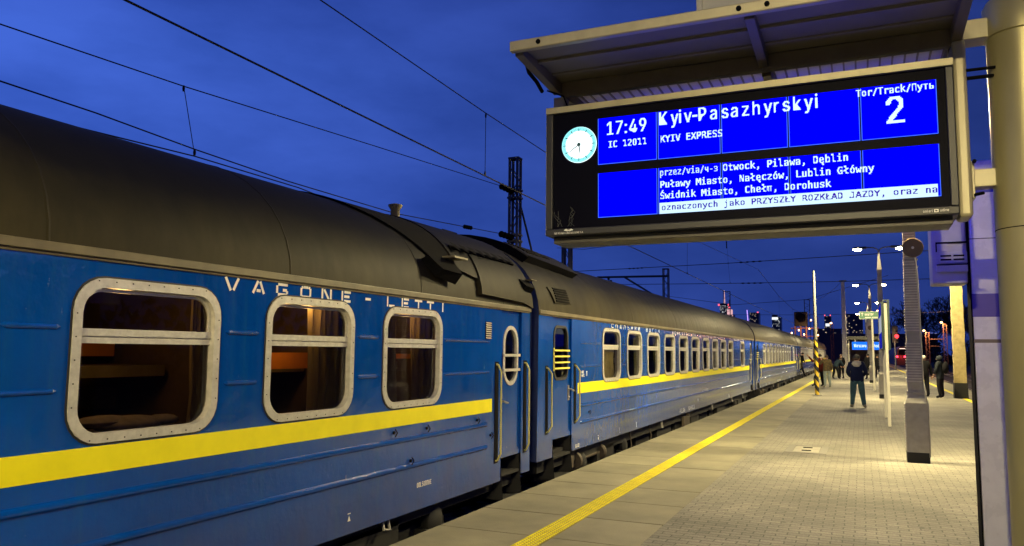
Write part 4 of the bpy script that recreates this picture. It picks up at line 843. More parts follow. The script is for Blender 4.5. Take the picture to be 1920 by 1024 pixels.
bitmap_text(tx, 'IC 12011', -1.629, -1.346, 3.217, .047, yt)
# the big destination line is set with wide, uneven spacing
KX = {}
pos = [0, 78, 132, 165, 218, 258, 332, 405, 462, 532, 596, 664, 724, 776, 838, 902, 965]
names = 'Kyiv-Pasazhyrskyi'
sx = (1.05) / 985
for ch, q in zip(names, pos):
    w = SANS[ch][0]; bitmap_text(tx, ch, -1.254 + q * sx, -1.254 + q * sx + w * .00355, 3.342, .092, yt, mono=False)
bitmap_text(tx, 'KYIV EXPRESS', -1.248, -.822, 3.217, .048, yt)
bitmap_text(tx, 'przez/via/ч-з', -1.255, -.855, 2.979, .046, yt, thin=True)
bitmap_text(tx, 'Otwock, Pilawa, Dęblin', -.823, -.041, 2.976, .047, yt)
bitmap_text(tx, 'Puławy Miasto, Nałęczów, Lublin Główny', -1.254, .104, 2.893, .046, yt)
bitmap_text(tx, 'Świdnik Miasto, Chełm, Dorohusk', -1.254, -.149, 2.814, .046, yt)
bitmap_text(tx, 'Tor/Track/Путь', .018, .457, 3.384, .045, yt)
bitmap_text(tx, '2', .188, .292, 3.190, .170, yt, mono=False)
tx.build('display_text', M_lcd, bd)
ti = MB(); bitmap_text(ti, 'oznaczonych jako PRZYSZŁY ROZKŁAD JAZDY, oraz na', -1.245, .452, 2.733, .040, yt); ti.build('ticker_text', M_tickink, bd)
lg = MB(); yl = YB - .002
bitmap_text(lg, 'PKP POLSKIE LINIE KOLEJOWE S.A.', -2.036, -1.811, 2.602, .014, yl, mono=False)
for s in (-1, 1):
    for k in range(3): lg.add([(-1.925 + s*.006, yl, 2.620 + k*.005), (-1.925 + s*(.036 - k*.006), yl, 2.628 + k*.004), (-1.925 + s*(.032 - k*.006), yl, 2.634 + k*.003), (-1.925 + s*.006, yl, 2.624 + k*.005)], [(0, 1, 2, 3)])
lg.lathe((-1.925, yl, 2.628), [(.005, 0), (.005, .001)], 'y', 10)
bitmap_text(lg, 'solari', .369, .420, 2.611, .016, yl, mono=False); bitmap_text(lg, 'udine', .460, .508, 2.612, .016, yl, mono=False)
for (a, b, e, g) in ((.428, .434, 2.609, 2.628), (.446, .452, 2.609, 2.628), (.434, .446, 2.623, 2.628), (.434, .446, 2.609, 2.614)): lg.quad((a, yl, e), (b, yl, e), (b, yl, g), (a, yl, g))
lg.build('maker_lettering', M_white, bd)
# dried drips inside the glass, lower left corner
dr = MB(); random.seed(11)
for q in range(7):
    x, z = -2.03 + random.random() * .22, 2.66; pts = [(x, ys + .004, z)]
    for k in range(7): x += random.uniform(-.022, .022); z += random.uniform(.005, .03); pts.append((x, ys + .004, z))
    dr.tube(pts, .0014, 4)
dr.build('stain', mat('dried_stain', (.08, .085, .09), .9), bd)
ck = MB().lathe((-1.85, ys + .004, 3.262), [(.132, 0), (.135, -.004), (.128, -.008)], 'y', 48).build('clock', M_clock, bd)
rm = MB(); NN = 48
for i in range(NN):
    a, b = 2*math.pi*i/NN, 2*math.pi*(i+1)/NN
    rm.quad(*[(-1.85 + r0*math.sin(q), ys - .0048, 3.262 + r0*math.cos(q)) for r0, q in ((.104, a), (.133, a), (.133, b), (.104, b))])
rm.build('rim', M_rim, ck)
ci = MB(); yc = ys - .006
for k in range(60):
    a = 2*math.pi*k/60; big = k % 5 == 0; r0, r1, w = (.100, .122, .0035) if big else (.110, .122, .0013)
    d = Vector((math.sin(a), math.cos(a))); n_ = Vector((d.y, -d.x)) * w
    ci.add([(-1.85 + p.x, yc, 3.262 + p.y) for p in (d*r0 + n_, d*r1 + n_, d*r1 - n_, d*r0 - n_)], [(0, 1, 2, 3)])
ci.build('dial_marks', M_ink, ck)
ha = MB()
for (ang, ln, w) in ((172, .066, .0055), (236, .100, .0042)):
    a = R(ang); d = Vector((math.sin(a), math.cos(a))); n_ = Vector((d.y, -d.x)) * w
    ha.add([(-1.85 + p.x, yc - .002, 3.262 + p.y) for p in (d*-.015 + n_, d*ln + n_*.6, d*ln - n_*.6, d*-.015 - n_)], [(0, 1, 2, 3)])
ha.lathe((-1.85, yc - .003, 3.262), [(.014, 0), (.014, .001)], 'y', 12)
ha.build('clock_hand', M_ink, ck)

# ------------------------------------------------------------------ canopy over the board and its column
cp = thing('canopy', 'flat sheet metal canopy over the departure board', 'canopy', (-.7, 5.5, 3.55))
XL, XR = -2.09, .66
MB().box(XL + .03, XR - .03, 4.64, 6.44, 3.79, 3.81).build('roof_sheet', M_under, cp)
MB().box(XL + .05, XR - .05, 5.60, 6.40, 3.783, 3.7895).build('corrugated_sheet', mat('white_corrugated_sheet', (.40, .40, .44), .5), cp)
ug = MB()
for i in range(34): 
    x = XL + .1 + i * (XR - XL - .2) / 33; ug.box(x, x + .012, 5.62, 6.38, 3.773, 3.7828)
ug.box(XL + .04, XR - .04, 4.92, 4.96, 3.77, 3.789); ug.box(XL + .04, XR - .04, 5.2, 5.23, 3.777, 3.789)
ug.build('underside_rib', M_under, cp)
MB().box(XL, XR, 4.585, 4.638, 3.742, 3.812).build('front_fascia', M_alu, cp, bevel=.008)
MB().box(XL, XR, 6.442, 6.49, 3.742, 3.812).build('rear_fascia', M_alu, cp, bevel=.008)
MB().box(XL + .06, XR - .02, 5.40, 5.46, 3.672, 3.785).build('main_beam', mat('brown_painted_beam', (.10, .085, .07), .5, noise=.15), cp, bevel=.008)
for x in (-2.05, -.55, .60):
    b = MB(); b.add([(x - .03, 4.66, 3.735), (x + .03, 4.66, 3.735), (x + .03, 5.40, 3.69), (x - .03, 5.40, 3.69), (x - .03, 4.66, 3.785), (x + .03, 4.66, 3.785), (x + .03, 5.40, 3.785), (x - .03, 5.40, 3.785)], [(0,3,2,1),(4,5,6,7),(0,1,5,4),(1,2,6,5),(2,3,7,6),(3,0,4,7)])
    b.build('bracket', MATS['brown_painted_beam'], cp, bevel=.004)
    b = MB(); b.add([(x - .03, 6.42, 3.735), (x + .03, 6.42, 3.735), (x + .03, 5.58, 3.69), (x - .03, 5.58, 3.69), (x - .03, 6.42, 3.785), (x + .03, 6.42, 3.785), (x + .03, 5.58, 3.785), (x - .03, 5.58, 3.785)], [(0,3,2,1),(4,5,6,7),(0,1,5,4),(1,2,6,5),(2,3,7,6),(3,0,4,7)])
    b.build('bracket', MATS['brown_painted_beam'], cp, bevel=.004)
for x in (-2.04, ): MB().box(x - .045, x + .045, 5.40, 5.50, 3.575, 3.671).build('hanger', M_alu, cp, bevel=.004)
bo = MB()
for x in (-1.88, -.60, -.44, .4): bo.lathe((x, 4.584, 3.777), [(.016, 0), (.016, -.008), (.009, -.012)], 'y', 10)
bo.tube([(-2.10, 4.9, 3.78), (-2.12, 5.0, 3.74), (-2.11, 5.12, 3.71), (-2.12, 5.25, 3.68)], .016, 6)
bo.tube([(-2.1, 5.3, 3.70), (-1.99, 5.36, 3.66), (-1.96, 5.38, 3.57)], .006, 6)
bo.build('bolt', M_matt_black, cp, smooth=40)
MB().box(-.862, .35, 4.70, 5.2, 3.812, 4.55).box(-.868, -.83, 4.69, 4.70, 3.812, 4.55).build('rooftop_box', mat('pale_grey_cabinet', (.42, .42, .40), .5, noise=.06), cp, bevel=.006)
ep = MB().box(.571, .646, 5.38, 5.62, 2.585, 3.70); ep.build('end_plate', M_alu, cp, bevel=.02)
MB().box(.647, .78, 5.44, 5.56, 2.775, 2.885).box(.647, .665, 5.41, 5.59, 2.70, 2.93).build('arm', M_alu, cp, bevel=.005)
MB().box(.62, .79, 5.42, 5.58, 3.705, 3.83).build('arm', M_alu, cp, bevel=.005)
r_ = MB().tube([(.64, 5.40, 3.50), (.80, 5.40, 3.50)], .010, 8).tube([(.64, 5.42, 3.455), (.80, 5.42, 3.455)], .012, 8).tube([(.66, 5.38, 2.92), (.66, 5.36, 2.92)], .012).tube([(.66, 5.40, 2.72), (.70, 5.36, 2.72)], .010); r_.build('tie_rod', M_matt_black, cp)
col = thing('canopy_column', 'thick round steel column holding up the canopy and board', 'column', (.965, 5.5, 0))
M_colm = mat('olive_grey_column', (.40, .365, .19), .36, metal=.4, noise=.14, nscale=2.5, stretch=(1, 1, .35))
k = MB().lathe((.965, 5.5, 0), [(.30, 0), (.30, .02), (.195, .025), (.195, 3.70)], 'z', 48); k.build('shaft', M_colm, col, smooth=40)
k = MB().lathe((.965, 5.5, 3.70), [(.197, 0), (.208, .005), (.208, .20), (.19, .235), (.01, .245)], 'z', 48); k.build('cap', M_colm, col, smooth=40)
k = MB().lathe((.965, 5.5, 2.505), [(.196, -.003), (.1965, 0), (.196, .003)], 'z', 48); k.build('weld_seam', M_matt_black, col)
k = MB().box(.92, .97, 5.45, 5.5, 3.94, 4.1); k.build('finial', M_alu, col)

tm = thing('panel_post', 'tall white panel post with a violet band beside the thick column', 'information post', (1.1, 7.1, 0))
M_panel = mat('white_enamel_panel', (.80, .79, .82), .28, noise=.05, coat=.4)
MB().box(.80, 1.42, 7.0, 7.2, 0, 3.28).build('panel', M_panel, tm, bevel=.012)
MB().box(.798, 1.422, 6.997, 7.0, 2.045, 2.225).build('violet_band', mat('violet_enamel', (.10, .07, .38), .35), tm)
MB().box(.798, 1.422, 6.997, 7.0, 3.02, 3.14).build('blue_band', mat('blue_enamel', (.05, .06, .42), .35), tm)
MB().box(.798, 1.422, 6.997, 7.0, 1.845, 1.872).build('brown_line', mat('brown_enamel', (.20, .16, .12), .5), tm)
MB().box(.798, 1.422, 6.998, 7.0, 2.655, 2.660).build('panel_joint', M_matt_black, tm)
MB().box(.789, .798, 7.0, 7.2, 0, 3.27).build('edge_strip', M_matt_black, tm)
cb = thing('wall_cabinet', 'pale metal cabinet with vent slots fixed beside the white panel post', 'cabinet', (.66, 7.15, 2.3))
M_cab = mat('pale_blue_grey_cabinet', (.45, .45, .50), .45, noise=.06)
MB().box(.535, .781, 7.02, 7.30, 2.31, 3.25).build('housing', M_cab, cb, bevel=.012)
k = MB().box(.565, .781, 6.99, 7.02, 2.40, 2.46).box(.575, .781, 7.0, 7.02, 2.47, 2.56); k.build('vent_box', M_cab, cb, bevel=.004)
k = MB()
for z in (2.50, 2.53):
    for x in (.595, .685): k.box(x, x + .075, 6.996, 7.0, z - .006, z + .006)
k.box(.565, .781, 6.985, 6.99, 2.455, 2.462); k.box(.565, .781, 7.0, 7.02, 2.63, 2.642); k.box(.565, .573, 7.0, 7.02, 2.565, 2.63); k.build('vent_slot', M_matt_black, cb)
MB().box(.575, .65, 7.0, 7.02, 2.565, 2.628).lathe((.61, 7.0, 2.595), [(.008, 0), (.008, -.008)], 'y', 8).build('junction_box', M_cab, cb)

# ------------------------------------------------------------------ lamp posts
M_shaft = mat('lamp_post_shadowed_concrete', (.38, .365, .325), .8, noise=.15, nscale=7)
def lamp_post(name, label, x, y, power, lamps=True):
    t = thing(name, label, 'lamp post', (x, y, 0), 'double armed lamp posts along the middle of the platform')
    MB().box(x - .165, x + .165, y - .165, y + .165, 0, .165).build('base', M_postbase, t)
    k = MB().box(x - .16, x + .16, y - .16, y + .16, .165, .96); k.taper(x, y, .96, 1.10, .16, .118, mi=0)
    k.taper(x, y, 1.10, 4.9, .118, .074); k.taper(x, y, 4.9, 5.15, .074, .09); k.taper(x, y, 5.15, 5.86, .09, .028)
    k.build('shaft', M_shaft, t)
    rb = MB(); z = 1.30
    while z < 4.85:
        w = .119 - .044 * (z - 1.10) / 3.8
        if 1.95 < z < 2.12:
            if rb.v: rb.build('shaft_rib', M_post, t); rb = MB()
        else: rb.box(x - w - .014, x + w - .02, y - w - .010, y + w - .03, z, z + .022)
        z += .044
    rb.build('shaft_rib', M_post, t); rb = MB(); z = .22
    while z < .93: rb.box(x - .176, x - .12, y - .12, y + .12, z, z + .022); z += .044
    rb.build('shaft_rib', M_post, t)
    for z in (1.12, 2.9, 3.2, 3.32):
        w = .134 - .044 * (z - 1.10) / 3.8; MB().box(x - w, x + w, y - w, y + w, z, z + .02).build('clamp', M_steel, t)
    cabl = MB().tube([(x + .06, y - .13, 3.35), (x + .09, y - .13, 3.1), (x + .10, y - .128, 2.6), (x + .112, y - .128, 1.2), (x + .168, y - .17, .95), (x + .168, y - .172, .1)], .012, 8); cabl.build('cable_conduit', M_steel, t, smooth=50)
    for s in (-1, 1):
        MB().tube([(x, y, 5.86), (x + s*.05, y, 5.98), (x + s*.18, y, 6.05), (x + s*.46, y, 6.07)], .022, 8).build('arm', M_mast, t, smooth=50)
        hd = MB(); a, b = x + s*.44, x + s*.92
        hd.add([(a, y - .06, 6.02), (a, y + .06, 6.02), (b, y + .12, 5.99), (b, y - .12, 5.99), (a, y - .05, 6.11), (a, y + .05, 6.11), (b, y + .08, 6.10), (b, y - .08, 6.10)], [(0,3,2,1),(4,5,6,7),(0,1,5,4),(1,2,6,5),(2,3,7,6),(3,0,4,7)])
        ho = hd.build('lamp_head', M_lamp_head, t, bevel=.015)
        ln = MB().ell((x + s*.78, y, 6.0), .16, .11, .07, 14, 8); ln.build('lens', M_lens, ho, smooth=60)
        ld = bpy.data.lights.new('lamp_light', 'SPOT'); ld.energy = power; ld.color = LAMP_COL; ld.spot_size = R(170); ld.spot_blend = .25; ld.shadow_soft_size = .10
        lo = bpy.data.objects.new('lamp_light', ld); COL.objects.link(lo); lo.parent = t; lo.location = (s*.78, 0, 5.93)
    return t
for nm, lb, x, y in (('lamp_post', 'lamp post behind the camera lighting the near end of the platform', .15, -5.6),
                     ('lamp_post', 'nearest ribbed grey lamp post, with the round loudspeaker on it', .79, 14.6),
                     ('lamp_post', 'second lamp post, standing behind the blue and white sign on two poles', .75, 34.6),
                     ('lamp_post', 'third lamp post, standing behind the green sektor sign', .55, 52.8),
                     ('lamp_post', 'fourth lamp post, near the lit blue station name sign', .55, 71.5),
                     ('lamp_post', 'fifth lamp post, farthest of the row along the platform', .5, 91)):
    lamp_post(nm, lb, x, y, LAMP_W)
def loudspeaker(x, y, z, label, s=1.0):
    t = thing('loudspeaker', label, 'loudspeaker', (x, y, z))
    m = mat('brown_speaker_horn', (.13, .08, .03), .4, noise=.15)
    MB().lathe((x, y, z), [(.155*s, -.10), (.16*s, -.09), (.15*s, -.08), (.10*s, 0), (.05*s, .06), (.05*s, .12)], 'y', 28).build('horn', m, t, smooth=40)
    MB().lathe((x, y - .105*s, z), [(.145*s, .012), (.135*s, .02), (.04*s, .10)], 'y', 28).build('horn_mouth', mat('dark_speaker_mouth', (.05, .03, .012), .6), t, smooth=40)
    MB().lathe((x, y - .11*s, z), [(.018*s, 0), (.03*s, .03), (.02*s, .06)], 'y', 14).build('driver', M_frame, t, smooth=40)
    MB().box(x - .02, x + .02, y + .02, y + .12, z - .12, z - .05).build('mount', M_steel, t)
loudspeaker(.82, 14.40, 3.50, 'round brown loudspeaker on the nearest lamp post')
loudspeaker(.53, 52.55, 3.35, 'small dark loudspeaker on the third lamp post', .9)

# ------------------------------------------------------------------ signs, striped pole, mast, hatch
sg = thing('platform_sign', 'blue and white station sign on two white poles, seen nearly edge on', 'sign', (.56, 22.8, 0))
M_pole = mat('white_sign_pole', (.62, .60, .50), .4)
M_gframe = mat('dark_green_sign_frame', (.02, .05, .045), .4)
for y, w in ((21.3, .036), (24.3, .034)):
    k = MB().box(.565 - w, .565 + w, y - .04, y + .04, 0, 3.0); k.build('pole', M_pole, sg, bevel=.01)
    k = MB().box(.565 - w - .025, .565 - w - .001, y - .05, y + .05, 1.85, 3.06).box(.565 + w + .001, .565 + w + .05, y - .05, y + .05, 1.85, 3.06).box(.565 - w - .025, .565 + w + .05, y - .05, y + .05, 3.061, 3.09); k.build('frame', M_gframe, sg)
bl = glow('sign_blue_light', (.02, .03, .62), .4); wh = glow('sign_white_light', (.8, .85, .95), .35)
k = MB().box(.47, .60, 21.36, 24.24, 1.88, 3.04); k.build('panel', M_gframe, sg)
k = MB()
for (za, zc, mi) in ((2.72, 3.02, 0), (2.30, 2.72, 1), (1.90, 2.30, 0)): k.quad((.466, 21.4, za), (.466, 24.2, za), (.466, 24.2, zc), (.466, 21.4, zc), mi)
k.build('sign_face', [bl, wh], sg)

gs = thing('sector_sign', 'green sektor A sign on a slim white pole', 'sign', (.51, 42, 0))
MB().tube([(.51, 42, 0), (.51, 42, 3.85)], .05, 12).build('pole', M_pole, gs, smooth=50)
MB().box(-.06, .98, 41.93, 41.95, 3.455, 3.82).build('panel', mat('green_sign_face', (.03, .16, .08), .4), gs)
k = MB(); y_ = 41.926
bitmap_text(k, 'sektor', .19, .58, 3.625, .13, y_, mono=False); bitmap_text(k, 'A', .82, .94, 3.625, .13, y_, mono=False)
k.add([(.07, y_, 3.60), (.09, y_, 3.60), (.09, y_, 3.74), (.07, y_, 3.74), (.02, y_, 3.70), (.08, y_, 3.78), (.14, y_, 3.70)], [(0, 1, 2, 3), (4, 6, 5)])
for (a, b) in ((.20, .46), (.50, .80)): k.quad((a, y_, 3.52), (b, y_, 3.52), (b, y_, 3.55), (a, y_, 3.55))
for (a, b, e, g) in ((-.06, .98, 3.455, 3.467), (-.06, .98, 3.808, 3.82), (-.06, -.045, 3.467, 3.808), (.965, .98, 3.467, 3.808)): k.quad((a, y_, e), (b, y_, e), (b, y_, g), (a, y_, g))
k.build('lettering', M_white, gs)

sp = thing('striped_pole', 'tall pole with yellow and black warning stripes near the platform edge', 'pole', (-1.78, 35.65, 0))
def stripe_mat():
    m = bpy.data.materials.new('hazard_stripes'); m.use_nodes = True; nt = m.node_tree; N = nt.nodes; b = N['Principled BSDF']; b.inputs['Roughness'].default_value = .5
    tc = N.new('ShaderNodeTexCoord'); sx = N.new('ShaderNodeSeparateXYZ'); nt.links.new(tc.outputs['Object'], sx.inputs[0])
    a = N.new('ShaderNodeMath'); a.operation = 'MULTIPLY_ADD'; a.inputs[1].default_value = 1.3; nt.links.new(sx.outputs[0], a.inputs[0]); nt.links.new(sx.outputs[2], a.inputs[2])
    q = N.new('ShaderNodeMath'); q.operation = 'MULTIPLY'; q.inputs[1].default_value = 1/.42; nt.links.new(a.outputs[0], q.inputs[0])
    f = N.new('ShaderNodeMath'); f.operation = 'FRACT'; nt.links.new(q.outputs[0], f.inputs[0])
    g = N.new('ShaderNodeMath'); g.operation = 'GREATER_THAN'; g.inputs[1].default_value = .47; nt.links.new(f.outputs[0], g.inputs[0])
    x = N.new('ShaderNodeMix'); x.data_type = 'RGBA'; x.inputs[6].default_value = (.72, .48, .03, 1); x.inputs[7].default_value = (.012, .012, .012, 1)
    nt.links.new(g.outputs[0], x.inputs[0]); nt.links.new(x.outputs[2], b.inputs['Base Color']); return m
MB().lathe((-1.78, 35.65, 0), [(.085, .02), (.085, 2.35)], 'z', 20).build('striped_sleeve', stripe_mat(), sp, smooth=40)
MB().lathe((-1.78, 35.65, 2.35), [(.07, 0), (.055, 2.9), (.03, 2.95)], 'z', 16).build('shaft', mat('weathered_grey_pole', (.16, .16, .155), .6), sp, smooth=40)
MB().box(-1.98, -1.58, 35.45, 35.85, 0, .02).build('base_plate', M_mast, sp)

cm = thing('concrete_mast', 'tall pale concrete mast with a short crossbar beyond the man in navy', 'mast', (-1.27, 70, 0))
MB().taper(-1.27, 70, 0, 7.7, .20, .13).build('shaft', M_post, cm, bevel=.02)
MB().box(-1.55, -.98, 69.9, 70.1, 7.7, 7.82).build('crossbar', M_mast, cm)
ym = thing('yellow_lit_mast', 'rough yellow lit mast with a black foot beside the white panel post', 'mast', (3.62, 36.6, 0))
k = MB(); random.seed(4); n_ = 26
ring0 = None; vs = []; fs = []
for i in range(n_ + 1):
    z = .62 + i * .25; w = .22 - .0012 * i
    for (a, b) in ((-1, -1), (1, -1), (1, 1), (-1, 1)): vs.append((3.62 + a*w + random.uniform(-.016, .016), 36.6 + b*w, z))
for i in range(n_):
    for j in range(4): q = (j+1) % 4; fs.append((i*4+j, i*4+q, i*4+4+q, i*4+4+j))
fs.append((n_*4, n_*4+1, n_*4+2, n_*4+3)); k.add(vs, fs); k.build('shaft', mat('rough_yellow_lit_concrete', (.34, .27, .12), .85, noise=.25, nscale=5, bump=.5, bscale=9), ym)  # yellow lamplight on plain concrete put into the base colour
MB().taper(3.62, 36.6, 0, .62, .25, .235).build('foot', M_postbase, ym)

mh = thing('drain_cover', 'square drain cover set flush in the paving', 'drain cover', (-.96, 15.45, 0))
k = MB()
for (a, b, e, g) in ((-1.32, -.62, 14.86, 15.0), (-1.32, -.62, 15.95, 16.08), (-1.32, -1.2, 15.0, 15.95), (-.74, -.62, 15.0, 15.95)): k.box(a, b, e, g, -.02, .006)
k.build('frame', mat('drain_frame', (.13, .125, .11), .8, noise=.15), mh)
MB().box(-1.185, -.755, 15.015, 15.465, -.02, .005).box(-1.185, -.755, 15.475, 15.935, -.02, .005).build('plate', mat('drain_plate', (.19, .18, .145), .7, noise=.1), mh)
MB().box(-1.05, -.89, 15.2, 15.28, .005, .014).box(-1.05, -.89, 15.66, 15.74, .005, .014).build('handle', M_matt_black, mh)

# ------------------------------------------------------------------ people
M_skin = mat('skin', (.42, .25, .17), .55)
def person(label, x, y, turn, pose, cols, scale=1.0, hair=(.03, .02, .015), extra=None, hands=True):
    """one skinned body surface posed from joints; cols = top, trousers, shoes"""
    J = dict(pelvis=(0, 0, .95), spine=(0, 0, 1.14), chest=(0, .0, 1.34), neck=(0, .01, 1.50), head=(0, .025, 1.585), crown=(0, .02, 1.685),
             ls=(-.185, 0, 1.42), le=(-.26, -.03, 1.14), lw=(-.25, .09, .92), rs=(.185, 0, 1.42), re=(.26, -.03, 1.14), rw=(.25, .09, .92),
             lh=(-.10, 0, .90), lk=(-.12, .02, .50), la=(-.14, -.03, .10), lt=(-.16, .13, .04), rh=(.10, 0, .90), rk=(.12, .02, .50), ra=(.14, -.03, .10), rt=(.16, .13, .04))
    J.update({k: v for k, v in pose.items() if k in J})
    bulk = pose.get('bulk', 1.08)
    RAD = dict(pelvis=.15, spine=.148, chest=.165, neck=.062, head=.088, crown=.062, ls=.082, le=.062, lw=.044, rs=.082, re=.062, rw=.044, lh=.105, lk=.078, la=.052, lt=.042, rh=.105, rk=.078, ra=.052, rt=.042)
    E_ = [('pelvis', 'spine', 0), ('spine', 'chest', 0), ('chest', 'neck', 0), ('neck', 'head', 3), ('head', 'crown', 3), ('chest', 'ls', 0), ('ls', 'le', 0), ('le', 'lw', 0), ('chest', 'rs', 0), ('rs', 're', 0), ('re', 'rw', 0),
          ('pelvis', 'lh', 1), ('lh', 'lk', 1), ('lk', 'la', 1), ('la', 'lt', 2), ('pelvis', 'rh', 1), ('rh', 'rk', 1), ('rk', 'ra', 1), ('ra', 'rt', 2)]
    keys = list(J); idx = {k: i for i, k in enumerate(keys)}
    me = bpy.data.meshes.new('tmp'); me.from_pydata([J[k] for k in keys], [(idx[a], idx[b]) for a, b, _ in E_], [])
    o = bpy.data.objects.new('tmp', me); COL.objects.link(o)
    o.modifiers.new('skin', 'SKIN'); 
    sv = me.skin_vertices[0].data
    for k in keys:
        r = RAD[k] * (bulk if k not in ('head', 'crown', 'neck', 'lw', 'rw') else 1); sv[idx[k]].radius = (r * (1.12 if k in ('chest', 'pelvis', 'spine') else 1), r * (.82 if k in ('chest', 'spine') else 1)); sv[idx[k]].use_root = (k == 'pelvis')
    s = o.modifiers.new('sub', 'SUBSURF'); s.levels = 2; s.render_levels = 2
    dg = bpy.context.evaluated_depsgraph_get(); ev = o.evaluated_get(dg); em = ev.to_mesh()
    P = MB(); P.v = [tuple(v.co) for v in em.vertices]; P.f = [tuple(p.vertices) for p in em.polygons]
    segs = [(Vector(J[a]), Vector(J[b]), m_) for a, b, m_ in E_]
    for p in em.polygons:
        c = p.center; best = None
        for a, b, m_ in segs:
            d = b - a; tt = max(0, min(1, (c - a).dot(d) / max(1e-6, d.length_squared))); dist = (c - (a + d * tt)).length
            if m_ == 2: dist *= .9
            if best is None or dist < best[0]: best = (dist, m_, tt, a, b)
        P.m.append(best[1])
    ev.to_mesh_clear(); bpy.data.objects.remove(o); bpy.data.meshes.remove(me)
    # jacket hem hides the hip joint
    for i, f in enumerate(P.f):
        cz = sum(P.v[q][2] for q in f) / len(f); cx = sum(P.v[q][0] for q in f) / len(f)
        if P.m[i] == 1 and cz > pose.get('hem', .90): P.m[i] = 0
    # hands: palm, four fingers of unequal length, thumb from the side
    if hands:
        for w, e, sgn in (('lw', 'le', -1), ('rw', 're', 1)):
            a, b = Vector(J[e]), Vector(J[w]); d = (b - a).normalized(); sd = d.cross(Vector((0, 1, 0)))
            if sd.length < .2: sd = d.cross(Vector((1, 0, 0)))
            sd.normalize(); nn = d.cross(sd).normalized()
            P.tube([b - d*.02, b + d*.03, b + d*.085, b + d*.095], [.026, .034, .036, .026], 8, 3)
            for q, ln in enumerate((.062, .075, .070, .052)):
                o_ = sd * (-.027 + q * .018); P.tube([b + d*.08 + o_, b + d*(.08 + ln*.55) + o_ + nn*.008, b + d*(.08 + ln) + o_ + nn*.03], [.0095, .0085, .007], 6, 3)
            P.tube([b + d*.03 + sd*.03, b + d*.06 + sd*.05, b + d*.09 + sd*.05 + nn*.012], [.012, .010, .008], 6, 3)
    # nose, ears
    h = Vector(J['head']); cr = Vector(J['crown']); upv = (cr - h).normalized(); fw = Vector(pose.get('face', (0, 1, 0))).normalized(); sdv = fw.cross(upv).normalized()
    P.tube([h + upv*.045 + fw*.075, h + upv*.0 + fw*.112, h - upv*.012 + fw*.085], [.008, .017, .010], 6, 3)
    for s_ in (-1, 1): P.ell(tuple(h + sdv*.088*s_ + upv*.015), .013, .022, .033, 8, 6, 3)
    for s_ in (-1, 1): P.ell(tuple(h + sdv*.034*s_ + upv*.03 + fw*.082), .014, .010, .009, 8, 6, 4)
    P.box(h.x - .025, h.x + .025, h.y + fw.y*.084 - .006, h.y + fw.y*.084 + .006, h.z - .042, h.z - .034, 4) if abs(fw.y) > .9 else None
    ca, sa = math.cos(turn), math.sin(turn)
    def T(p): return (x + scale*(p[0]*ca - p[1]*sa), y + scale*(p[0]*sa + p[1]*ca), scale*p[2])
    t = thing('person', label, 'person', (x, y, 0))
    P.v = [T(p) for p in P.v]
    P.build('body', [cols[0], cols[1], cols[2], M_skin, M_matt_black], t, smooth=80)
    def add(name, mb, m_, sm=60): mb.v = [T(p) for p in mb.v]; mb.build(name, m_, t, smooth=sm)
    hm = MB(); c_ = h + upv * .045 - fw * .012
    hm.ell(tuple(c_), .103, .108, .100, 16, 10, zmin=-.35)
    if hair is not None: add('hair', hm, mat('hair_%d' % int(hair[0]*1000), hair, .7))
    for nm, fn, mm in (extra or []):
        mb = MB(); fn(mb, J); add(nm, mb, mm)
    return t
def cloth(n_, c, noise=.2): return mat(n_, c, .9, noise=noise, nscale=9, spec=.12)
navy = cloth('navy_jacket', (.008, .012, .045)); jeans = cloth('teal_jeans', (.045, .10, .13)); dark = cloth('black_clothes', (.010, .010, .013)); greysh = cloth('grey_shoes', (.25, .24, .22))
maroon = cloth('maroon_jacket', (.10, .018, .014)); camo = mat('camouflage_jacket', (.12, .08, .03), .9, noise=.5, nscale=16, col2=(.025, .025, .015)); paleg = cloth('pale_grey_trousers', (.22, .26, .25)); tealj = cloth('dark_teal_jacket', (.02, .035, .05)); hoodg = cloth('grey_hood', (.36, .34, .32)); slate = cloth('slate_jacket', (.022, .027, .033))
def hood(mb, J):
    n_ = 18; c = Vector(J['neck'])
    vs = []; fs = []
    for i in range(n_):
        a = 2*math.pi*i/n_; back = max(0, -math.sin(a))
        for (r, z) in ((.080, .015 + .012*back), (.115, .010), (.165, -.055 - .02*back), (.14, -.09 - .08*back), (.09, -.07)):
            vs.append((c.x + r*1.1*math.cos(a), c.y - .02 + r*.9*math.sin(a), c.z + z))
    for i in range(n_):
        q = (i+1) % n_
        for j in range(4): fs.append((i*5+j, q*5+j, q*5+j+1, i*5+j+1))
    mb.add(vs, fs)
def backpack(mb, J):
    c = Vector(J['chest']); mb.ell((c.x, c.y - .22, c.z - .10), .16, .12, .25, 14, 10)
def jhood(mb, J):
    h_ = Vector(J['head']); mb.ell((h_.x, h_.y - .02, h_.z + .03), .118, .125, .128, 16, 10, zmin=-.9)
person('man seen from behind in navy jacket with pale hood and jeans', -.17, 28.0, 0.03,
       dict(bulk=1.22, le=(-.275, -.02, 1.15), lw=(-.19, .17, 1.0), re=(.28, -.01, 1.16), rw=(.18, .18, 1.04), lk=(-.13, .0, .5), la=(-.17, -.04, .10), lt=(-.19, .12, .04), rk=(.14, .02, .5), ra=(.19, .0, .10), rt=(.24, .13, .04), hem=.86), (navy, jeans, greysh), 1.0, (.035, .03, .025), [('hood', hood, hoodg)])
person('person in camouflage jacket and pale grey trousers with hand raised to the face', -1.68, 43.7, .35,
       dict(le=(-.34, .10, 1.22), lw=(-.20, .24, 1.47), lk=(-.09, .05, .5), la=(-.12, -.02, .10), lt=(-.20, .12, .04), hem=.88), (camo, paleg, greysh), .97, (.06, .04, .02))
